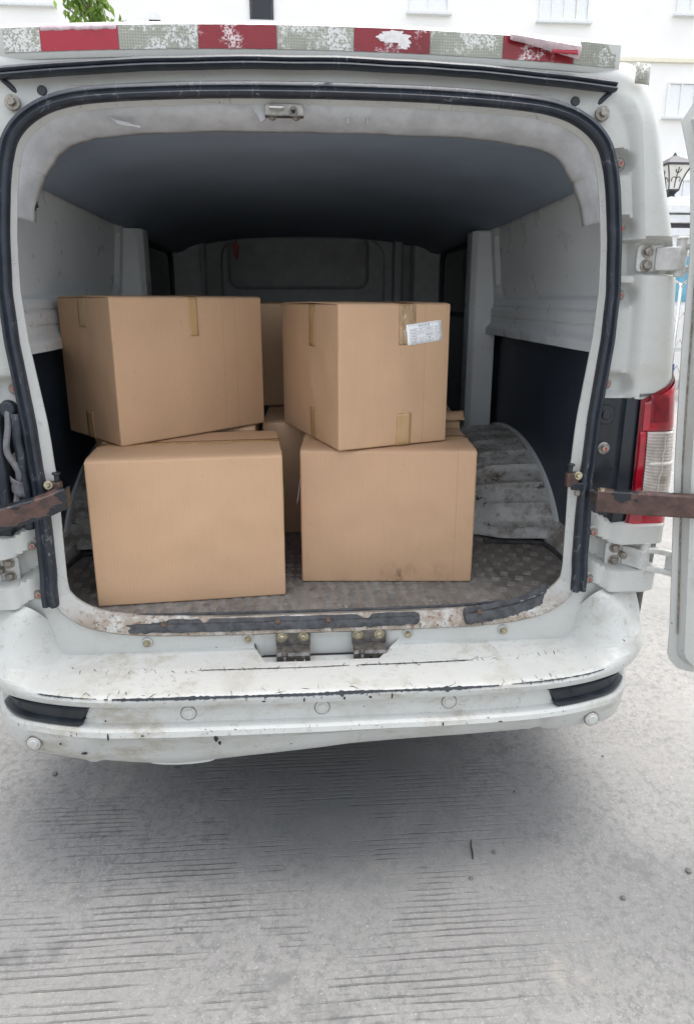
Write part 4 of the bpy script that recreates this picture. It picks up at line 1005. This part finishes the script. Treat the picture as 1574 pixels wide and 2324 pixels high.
# ------------------------------------------------------------------ cardboard boxes
FL_Z = .6525
def text_mesh(body, size, mat, parent, name, place, align='CENTER'):
    cu = bpy.data.curves.new(name, 'FONT'); cu.body = body; cu.size = size; cu.align_x = align; cu.align_y = 'CENTER'; cu.resolution_u = 2; cu.offset = 0
    o = bpy.data.objects.new(name, cu); COL.objects.link(o)
    me = bpy.data.meshes.new_from_object(o.evaluated_get(bpy.context.evaluated_depsgraph_get())); bpy.data.objects.remove(o)
    for v in me.vertices: v.co = place(v.co.x, v.co.y)
    me.materials.clear(); me.materials.append(mat); q = bpy.data.objects.new(name, me); COL.objects.link(q); q.parent = parent; return q
def carton(label, fl, ang, w, d, h, z0, mat, tapes=(), bulge=.004, seed=0, flap_lift=(0, 0), crush=.0):
    a = R(ang); u = Vector((math.cos(a), math.sin(a), 0)); v = Vector((-math.sin(a), math.cos(a), 0))
    c = Vector((fl[0], fl[1], 0)) + u * w / 2 + v * d / 2; c.z = z0
    root = thing('cardboard_box', label, 'box', c, a, 'cardboard boxes in the loading bay')
    hb = h - .005
    def bl(p, q): return (1 - (2 * p) ** 2) * (1 - (2 * q) ** 2)
    def surf(f, p, q, out=0.0):          # p, q in -0.5..0.5 across / up the face
        b = bulge * bl(p, q) + out; zz = (q + .5) * hb
        wob = .0028 * nz(p * 5 + seed, q * 5, seed * 3.1) * bl(p, q) * 2
        if f == 'F': r = Vector((p * w, -d / 2 - b - wob, zz))
        elif f == 'B': r = Vector((-p * w, d / 2 + b + wob, zz))
        elif f == 'R': r = Vector((w / 2 + b + wob, p * d, zz))
        elif f == 'L': r = Vector((-w / 2 - b - wob, -p * d, zz))
        elif f == 'T': r = Vector((p * w, q * d, hb))
        else: r = Vector((p * w, q * d, 0))
        if crush and f in 'FBRL' and zz > hb * .86:     # tired top corners
            e = crush * sst(.36, .5, abs(p)) * sst(hb * .86, hb, zz) ; r.z -= e * .6 * (.6 + .6 * nz(r.x * 9 + seed, r.y * 9)); r.x *= 1 - e * .5; r.y *= 1 - e * .5
        return r
    m = MB(); N = 24
    for f in 'FBRLTU': m.grid([[surf(f, i / N - .5, j / N - .5) for j in range(N + 1)] for i in range(N + 1)])
    me = bpy.data.meshes.new('carton'); me.from_pydata([tuple(x) for x in m.v], [], m.f)
    bm = bmesh.new(); bm.from_mesh(me); bmesh.ops.remove_doubles(bm, verts=bm.verts, dist=.0004); bmesh.ops.recalc_face_normals(bm, faces=bm.faces); bm.to_mesh(me); bm.free()
    me.polygons.foreach_set('use_smooth', [True] * len(me.polygons)); me.set_sharp_from_angle(angle=R(40)); me.materials.append(mat)
    o = bpy.data.objects.new('carton', me); COL.objects.link(o); o.parent = root
    md = o.modifiers.new('b', 'BEVEL'); md.width = .005; md.segments = 3; md.limit_method = 'ANGLE'; md.angle_limit = R(50)
    for k, sgn in enumerate((-1, 1)):     # two long top flaps meeting under the tape
        m = MB(); rw = []
        for i in range(33):
            x = lerp(-w / 2 + .001, w / 2 - .001, i / 32); row = []
            for j in range(13):
                q = j / 12; y = sgn * lerp(d / 2 - .0022, .0008, q); zz = hb - .0040 * sst(.10, 0, q) + flap_lift[k] * q * (.5 + .8 * abs(nz(x * 14 + seed, k * 5))) + .0008 * nz(x * 30, q * 3, seed)
                e_ = crush * max(sst(.36, .5, abs(x / w)) * sst(.38, .5, abs(y / d)), sst(.36, .5, abs(y / d)) * sst(.38, .5, abs(x / w)))
                zz -= e_ * .6 * (.6 + .6 * nz(x * 9 + seed, y * 9)); y *= 1 - e_ * .5
                if i in (0, 32): x_ = x + .002 * nz(q * 9, seed + i)
                else: x_ = x
                x_ *= 1 - e_ * .5
                row.append((x_, y, zz))
            rw.append(row)
        m.grid(rw); fo = m.build('top_flap', mat, root); md = fo.modifiers.new('s', 'SOLIDIFY'); md.thickness = .004; md.offset = 1; md2 = fo.modifiers.new('b', 'BEVEL'); md2.width = .0028; md2.segments = 2; md2.limit_method = 'ANGLE'; md2.angle_limit = R(50)
    for tp in tapes:
        f, at, wd, ln, mt = tp; m = MB()
        if f in 'FBRL':
            L = w if f in 'FB' else d; p0, p1 = at[0] / L - wd / 2 / L, at[0] / L + wd / 2 / L
            q0, q1 = ((.5 - ln / hb), .5) if at[1] == 't' else (-.5, -.5 + ln / hb)
            m.grid([[surf(f, lerp(p0, p1, i / 6), lerp(q0, q1, j / 10) + (.004 * nz(i * .9, seed) if (j == 0 and at[1] == 't') or (j == 10 and at[1] == 'b') else 0), .0009 + .0005 * nz(i, j, seed)) for j in range(11)] for i in range(7)])
        elif f == 'T':
            m.grid([[(x, at[0] + wd * (q - .5), h + .0012 + .0006 * nz(x * 30, q * 3)) for q in (0, .25, .5, .75, 1)] for x in [lerp(-w / 2, w / 2, i / 20) for i in range(21)]])
        else:
            m.grid([[(at[0] + wd * (q - .5), y, h + .0018) for q in (0, .5, 1)] for y in [lerp(-d / 2, d / 2, i / 16) for i in range(17)]])
        m.build('packing_tape', MAT[mt], root, solid=.0004)
    return root, surf
cbA = cardboard_mat('kraft_board', KRAFT)
cbB = cardboard_mat('kraft_board_creased', (.50, .323, .198), creases=(.155, .105))
cbC = cardboard_mat('kraft_board_stained', (.49, .318, .197), stain=True, creases=(.205,))
cbD = cardboard_mat('kraft_board_labelled', (.52, .338, .206), creases=(.095, .168))
H0 = .430
lo_c, _ = carton('clean unmarked cardboard box on the van floor at the sill, wavy-cornered top', (-.632, .090), 4.7, .532, .36, H0, FL_Z, cbA,
       [('T', (0,), .048, 0, 'tape'), ('R', (0, 't'), .048, .07, 'tape'), ('L', (0, 't'), .048, .07, 'tape')], .005, 1.3, (.003, .001), .0)
lo_s, srf = carton('cardboard box with dark water stains along its bottom edge, under the box with paper label', (-.054, .222), -3.8, .523, .36, H0 - .010, FL_Z, cbC,
       [('T', (0,), .048, 0, 'tape'), ('R', (0, 't'), .048, .07, 'tape'), ('L', (-.12, 't'), .048, .13, 'tape')], .006, 4.1, (.002, .003), .0)
carton('cardboard box without paper label resting slanted on the upper layer beside the side wall', (-.570, .240), 42.0, .53, .35, H0 - .003, FL_Z + H0 + .0025, cbB,
       [('F', (.0, 't'), .030, .075 + .04, 'tape'), ('L', (-.0, 't'), .046, .085, 'tape'), ('L', (-.01, 'b'), .046, .085, 'tape'), ('T', (0,), .048, 0, 'tape'), ('Y', (0,), .030, 0, 'tape')], .005, 7.7, (.002, .003), .0)
ur, srf2 = carton('cardboard box bearing a white printed paper label and shiny wrinkled tape', (.059, .186), 20.0, .362, .498, .418, FL_Z + H0 - .0075, cbD,
       [('F', (.035, 't'), .055, .115, 'clear_tape'), ('F', (.030, 'b'), .048, .098, 'tape'), ('L', (.05, 't'), .046, .125, 'tape'), ('L', (.05, 'b'), .046, .10, 'tape'), ('T', (0,), .048, 0, 'tape'), ('Y', (.035,), .055, 0, 'clear_tape')], .004, 2.2, (.004, .003), .0)
carton('cardboard box on the floor behind the clean sill box, mostly hidden under the slanted box', (-.735, .520), 2.0, .53, .36, H0, FL_Z, cbA, [('T', (0,), .048, 0, 'clear_tape')], .004, 5.5, (.001, .002), .0)
mid, srf3 = carton('shadowed cardboard box with torn shiny tape, seen in the gap between the front boxes', (-.190, .66), -1.5, .352, .52, H0 - .006, FL_Z, cbA,
       [('F', (.045, 't'), .060, .085, 'clear_tape'), ('Y', (.045,), .06, 0, 'clear_tape')], .004, 9.1, (.006, .010), .0)
carton('cardboard box with raised torn flap behind the water-stained box near the wheel arch', (.168, .640), -3.0, .352, .52, H0, FL_Z, cbA,
       [('Y', (.1,), .055, 0, 'clear_tape'), ('R', (0, 't'), .05, .07, 'clear_tape')], .004, 6.6, (.012, .016), .0)
carton('shadowed cardboard box on the upper layer behind the labelled and the slanted boxes', (-.36, .97), 1.0, .53, .36, H0 - .024, FL_Z + H0 + .0015, cbA, [('T', (0,), .048, 0, 'tape')], .004, 3.7, (.002, .002), .0)
# raised stray flap on the box by the arch and paper tag behind the stained one
m = MB(); m.grid([[(lerp(.28, .53, i / 12) , .60 + .012 * nz(i * .5), FL_Z + H0 + lerp(.002, .030, q) + (.010 * nz(i * .7, 3) if q else 0)) for q in (0, .5, 1)] for i in range(13)])
m.v = [(x, y + (z - FL_Z - H0) * .8, z) for x, y, z in m.v]
ob = m.build('raised_flap', cbA, None, solid=.004)
last = [o for o in COL.objects if 'raised torn flap' in str(o.get('label', ''))][0]
bpy.context.view_layer.update(); ob.parent = last; ob.matrix_parent_inverse = last.matrix_world.inverted()
m = MB(); m.grid([[(-.2615 - .012 * q - .002 * nz(q * 3), lerp(-.17, -.125, k), .335 - .085 * q) for k in (0, 1)] for q in (0, .3, .6, 1)])
m.build('paper_tag', MAT['paper'], lo_s, solid=.0005)
# printed label
LW, LH = .118, .060; LC = (.092, .332); la = R(6.5)
def lab(x, y, out=.0016):
    X = LC[0] + x * math.cos(la) - y * math.sin(la); Zv = LC[1] + x * math.sin(la) + y * math.cos(la)
    p = srf2('F', X / .362, Zv / .413 - .5); return Vector((p.x, p.y - out, p.z))
m = MB(); m.grid([[lab(lerp(-LW / 2, LW / 2, i / 8), lerp(-LH / 2, LH / 2, j / 4)) for j in range(5)] for i in range(9)]); pl = m.build('paper_label', MAT['paper'], ur, solid=.0004)
pl['label'] = 'white printed table label stuck on at a slight tilt'
m = MB(); th = .00022
cols = [-.0505, -.0265, .0045, .0270, .0525]; rws_ = [.0265, .0155, .0068, -.0020, -.0108, -.0190, -.0268]
def ln(x0, y0, x1, y1):
    hx = th if x0 == x1 else 0; hy = th if y0 == y1 else 0
    m.add([lab(x0 - hx, y0 - hy, .0021), lab(x1 + hx, y0 - hy if y0 == y1 else y0, .0021), lab(x1 + hx, y1 + hy, .0021), lab(x0 - hx, y1 + hy, .0021)] if y0 == y1 else [lab(x0 - hx, y0, .0021), lab(x0 + hx, y0, .0021), lab(x1 + hx, y1, .0021), lab(x1 - hx, y1, .0021)], [(0, 1, 2, 3)])
for y in rws_:
    if y != -.0268: ln(cols[0], y, cols[-1], y)
ln(cols[0], -.0268, cols[-1], -.0268)
for k, x in enumerate(cols): ln(x, -.0268, x, .0265 if k in (0, 4) else .0155)
m.build('label_rule', MAT['ink'], pl, smooth=False)
cells = [['客户名称', '利丰', '制造商', '广和'], ['产品名称', '滤芯上盖', '材  料', 'PP'], ['订单编号', '', '物料编号', '1.02.01.005'], ['生产日期', '2025.07.30', '数量', '200'], ['生产者', '张工', 'QC', '']]
text_mesh('物 料 标 签', .0078, MAT['ink'], pl, 'label_title', lambda x, y: lab(x + .001, y + .0210, .0021))
for r_, row in enumerate(cells):
    for c_, tx in enumerate(row):
        if not tx: continue
        cx = (cols[c_] + cols[c_ + 1]) / 2; cy = (rws_[r_ + 1] + rws_[r_ + 2]) / 2
        text_mesh(tx, .0050 if len(tx) < 6 else .0042, MAT['ink'], pl, 'label_text', (lambda cx, cy: lambda x, y: lab(x + cx, y + cy, .0021))(cx, cy))

# ------------------------------------------------------------------ things on the ground
m = MB(); m.tube([(.405, -.199, .003), (.409, -.18, .004), (.411, -.155, .004), (.417, -.134, .003)], [.0015, .0026, .0024, .0014], 7); tag(m.build('twig', MAT['twig']), 'thin dark twig lying on the concrete behind the bumper', 'twig')
rp = random.Random(11)
for x, y, r_ in ((-.868, .215, .012), (.47, -.178, .008), (.385, -.257, .008), (.60, .04, .007), (.47, .16, .007), (.977, -.274, .012), (.761, -.341, .010), (-.36, -.35, .005), (.95, .18, .006)):
    bm = bmesh.new(); bmesh.ops.create_icosphere(bm, subdivisions=2, radius=r_)
    for v in bm.verts: v.co = v.co * .7 * (1 + .35 * nz(v.co.x / r_ * .9 + x * 9, v.co.y / r_ * .9, v.co.z / r_ * .9 + y * 7)); v.co.z *= .55
    me = bpy.data.meshes.new('pebble'); bm.to_mesh(me); bm.free(); me.materials.append(MAT['pebble'])
    zmin = min(v.co.z for v in me.vertices)
    o = bpy.data.objects.new('pebble', me); COL.objects.link(o); o.location = (x, y, -zmin - .0006)
    tag(o, 'small dark grit pebble lying on the concrete', 'pebble', 'pebbles scattered on the concrete')

# ------------------------------------------------------------------ beyond the van
bd = thing('apartment_building', 'tall cream apartment building with rows of windows beyond the van', 'building', (0, 22, 0))
X0, X1, HT = -26, 30, 17.0
m = MB(); m.box(((X0 + X1) / 2, 5.3, HT / 2), (X1 - X0, 10, HT)); m.build('wall', MAT['wall_paint'], bd, smooth=False)
for z in (3.4, 6.7, 10.0, 13.3):
    m = MB(); m.box(((X0 + X1) / 2, .26, z - .55), (X1 - X0 + .1, .12, .12)); m.build('string_course', MAT['trim_paint'], bd, smooth=False)
m = MB(); m.box(((X0 + X1) / 2, 5.3, HT + .1), (X1 - X0 + .5, 10.5, .3)); m.build('roof', MAT['trim_paint'], bd, smooth=False)
def window(cx, z0, w, h, dark, panes):
    m = MB(); y0, y1 = .22, .30
    for bx_ in (((cx, z0 + .03), (w, .06)), ((cx, z0 + h - .03), (w, .06)), ((cx - w / 2 + .03, z0 + h / 2), (.06, h - .12)), ((cx + w / 2 - .03, z0 + h / 2), (.06, h - .12))):
        m.box((bx_[0][0], .27, bx_[0][1]), (bx_[1][0], .10, bx_[1][1]))
    for k in range(1, panes): m.box((cx - w / 2 + w * k / panes, .272, z0 + h / 2), (.045, .08, h - .12))
    wf = m.build('window', MAT['frame_paint'] if not dark else MAT['iron'], bd, smooth=False)
    for k in range(panes):
        m = MB(); ww = (w - .12) / panes; m.box((cx - w / 2 + .06 + ww * (k + .5), .288, z0 + h / 2), (ww - .02, .02, h - .13)); m.build('pane', MAT['dark_glass'] if dark else MAT['pale_glass'], wf, smooth=False)
    m = MB(); m.box((cx, .22, z0 - .04), (w + .2, .16, .07)); m.build('sill', MAT['stone_white'], wf, smooth=False)
for zf in (0.95, 4.05, 7.15, 10.30, 13.45):
    window(-1.22, zf, .76, 1.3, True, 1); window(4.25, zf + .38, 1.30, 1.1, False, 2); window(8.80, zf + .24, 1.70, 1.1, False, 4); window(13.4, zf + .55, 1.5, 1.1, False, 3); window(-8.6, zf + .3, 1.6, 1.2, False, 3); window(-13.5, zf + .3, 1.6, 1.2, False, 3)
m = MB(); m.prism([(-4.84, 10.16), (-4.45, 10.16), (-4.45, 10.33)] + [(-4.645 + .195 * math.cos(R(a)), 10.33 + .19 * math.sin(R(a))) for a in range(20, 180, 20)] + [(-4.84, 10.33)], lambda u, v, t_: (u, .26 + t_, v), 0, .06); ro = m.build('arched_vent', MAT['frame_paint'], bd, smooth=False)
m = MB(); m.box((-4.645, .25, 10.20), (.36, .04, .09)); m.build('vent_slot', MAT['dark_glass'], ro, smooth=False)

# slender tree whose crown clears the van roof
tree = thing('young_tree', 'slender leafy green tree showing above the van roof', 'tree', (-3.25, 10.0, 0))
m = MB(); m.tube(catmull([(0, 0, -.05), (.03, .02, 1.5), (-.04, .0, 3.2), (.02, .03, 4.8), (.0, .0, 6.2)], 6), [.085 - .0027 * i for i in range(25)], 10); tk = m.build('trunk', MAT['bark'], tree)
rt_ = random.Random(3); lf = MB(); lb = MB()
for b in range(26):
    z = rt_.uniform(4.7, 6.5); an = rt_.uniform(0, 6.28); L = rt_.uniform(.22, .5) * (1.0 if z < 6.1 else .7)
    tip = Vector((math.cos(an) * L, math.sin(an) * L, z + rt_.uniform(.05, .3))); st_ = Vector((0, 0, z - .25)); lb.tube(catmull([st_, st_.lerp(tip, .5) + Vector((0, 0, .06)), tip], 4), .010, 5)
    for q in range(30):
        p = st_.lerp(tip, rt_.uniform(.45, 1.08)) + Vector((rt_.gauss(0, .06), rt_.gauss(0, .06), rt_.gauss(0, .07)))
        dr = Vector((rt_.gauss(0, 1), rt_.gauss(0, 1), -1.2 - rt_.random())).normalized(); sd = dr.cross(Vector((rt_.gauss(0, 1), rt_.gauss(0, 1), rt_.gauss(0, 1)))).normalized(); l_ = rt_.uniform(.10, .18); w_ = l_ * .2; up = dr.cross(sd)
        lf.add([p, p + dr * l_ * .4 + sd * w_ + up * .006, p + dr * l_, p + dr * l_ * .4 - sd * w_ + up * .006, p + dr * l_ * .45 - up * .004], [(0, 1, 4), (1, 2, 4), (2, 3, 4), (3, 0, 4)])
lb.build('branches', MAT['bark'], tree); cr = lf.build('crown', MAT['leaf'], tree, smooth=False); cr['kind'] = 'stuff'

# gate post with lantern, folding gate
gp = thing('gate_post', 'white capped gate post with pale blue tiled panels', 'gate post', (6.28, 9.5, -.39)); gp.scale = (1.26, 1.26, 1.26)
m = MB(); m.box((0, 0, 1.40), (.50, .50, 2.2)); m.build('shaft', MAT['stone_white'], gp, bevel=.01)
for k, (z0, z1) in enumerate(((.42, .80), (.86, 1.42), (1.48, 2.06))):
    m = MB(); m.box((0, -.255, (z0 + z1) / 2), (.40, .02, z1 - z0)); m.build('tile_panel', MAT['tile_blue'] if k == 2 else MAT['wall_paint'], gp, bevel=.003)
    m = MB(); m.box((-.255, 0, (z0 + z1) / 2), (.02, .40, z1 - z0)); m.build('tile_panel', MAT['tile_blue'] if k == 2 else MAT['wall_paint'], gp, bevel=.003)
for z, w in ((2.14, .56), (2.36, .58), (2.52, .64), (2.64, .70), (2.74, .56)):
    m = MB(); m.box((0, 0, z), (w, w, .10)); m.build('cap_course', MAT['stone_white'], gp, bevel=.01)
m = MB(); m.box((0, 0, 2.445), (.52, .52, .07)); m.build('dentil_band', MAT['iron'], gp)
lt = thing('lantern', 'dark iron lantern with frosted panes on the gate post cap', 'lantern', (6.12, 9.5, 3.125)); lt.scale = (1.26, 1.26, 1.26)
def fr(z, w): return [(-w, -w, z), (w, -w, z), (w, w, z), (-w, w, z)]
m = MB(); m.loft([fr(0, .10), fr(.02, .10), fr(.03, .05), fr(.06, .035), fr(.09, .055), fr(.11, .075), fr(.125, .075)]); m.build('foot', MAT['iron'], lt)
m = MB(); m.loft([fr(.125, .066), fr(.22, .080), fr(.32, .115), fr(.41, .160)]); m.build('glass_body', MAT['lantern_glass'], lt, smooth=False)
for sx_, sy_ in ((-1, -1), (1, -1), (1, 1), (-1, 1)):
    m = MB(); m.tube([(sx_ * w, sy_ * w, z) for z, w in ((.125, .070), (.22, .084), (.32, .119), (.41, .165))], .008, 6); m.build('corner_bar', MAT['iron'], lt)
m = MB(); m.loft([fr(.405, .185), fr(.43, .185), fr(.44, .165), fr(.48, .12), fr(.52, .05), fr(.54, .02), fr(.58, .006)]); m.build('roof_cap', MAT['iron'], lt)
for ax in (0, 1):
    m = MB(); Q = (lambda a, b, z: (a, b, z)) if ax == 0 else (lambda a, b, z: (b, a, z))
    yy = lambda z: -interp(z, [.125, .22, .32, .41], [.066, .080, .115, .160]) - .004
    m.tube([Q(0, yy(z), z) for z in (.14, .2, .26, .32, .38)], .006, 6); 
    for sg in (-1, 1): m.tube([Q(sg * (.03 - .028 * math.cos(t_)), yy(.24 + .03 * math.sin(t_)), .24 + .03 * math.sin(t_)) for t_ in [i * .5 for i in range(9)]], .0045, 5)
    for sg in (-1, 0, 1): m.tube([Q(sg * .0, yy(.31), .31), Q(sg * .03, yy(.335), .335), Q(sg * .035, yy(.37), .355 + .02 * (sg == 0))], .005, 5)
    m.build('scrollwork', MAT['iron'], lt)
gate = thing('folding_gate', 'stainless steel folding gate with upright bars on small wheels', 'gate', (5.0, 8.3, 0), R(-4))
for k in range(22):
    x = k * .17; m = MB()
    m.tube([(x, -.16, .16), (x, -.16, 1.66), (x, -.13, 1.74), (x, .0, 1.78), (x, .13, 1.74), (x, .16, 1.66), (x, .16, .16)], .020, 10); m.build('gate_bar', MAT['chrome'], gate)
    if k < 21:
        for z in (.35, .75, 1.15): m = MB(); m.tube([(x, -.16, z), (x + .085, -.18, z + .16), (x + .17, -.16, z)], .011, 6); m.build('cross_link', MAT['chrome'], gate)
    if k % 2 == 0:
        m = MB(); m.box((x, -.17, .34), (.09, .06, .40)); m.build('foot_cover', MAT['gate_blue'], gate, bevel=.02)
        m = MB(); m.cyl((x - .02, -.17, .075), (x + .02, -.17, .075), .075, n=20); w_ = m.build('gate_wheel', MAT['tyre'], gate, bevel=.008)
        m = MB(); m.cyl((x - .023, -.17, .075), (x + .023, -.17, .075), .040, n=16); m.build('wheel_hub', MAT['chrome'], w_)
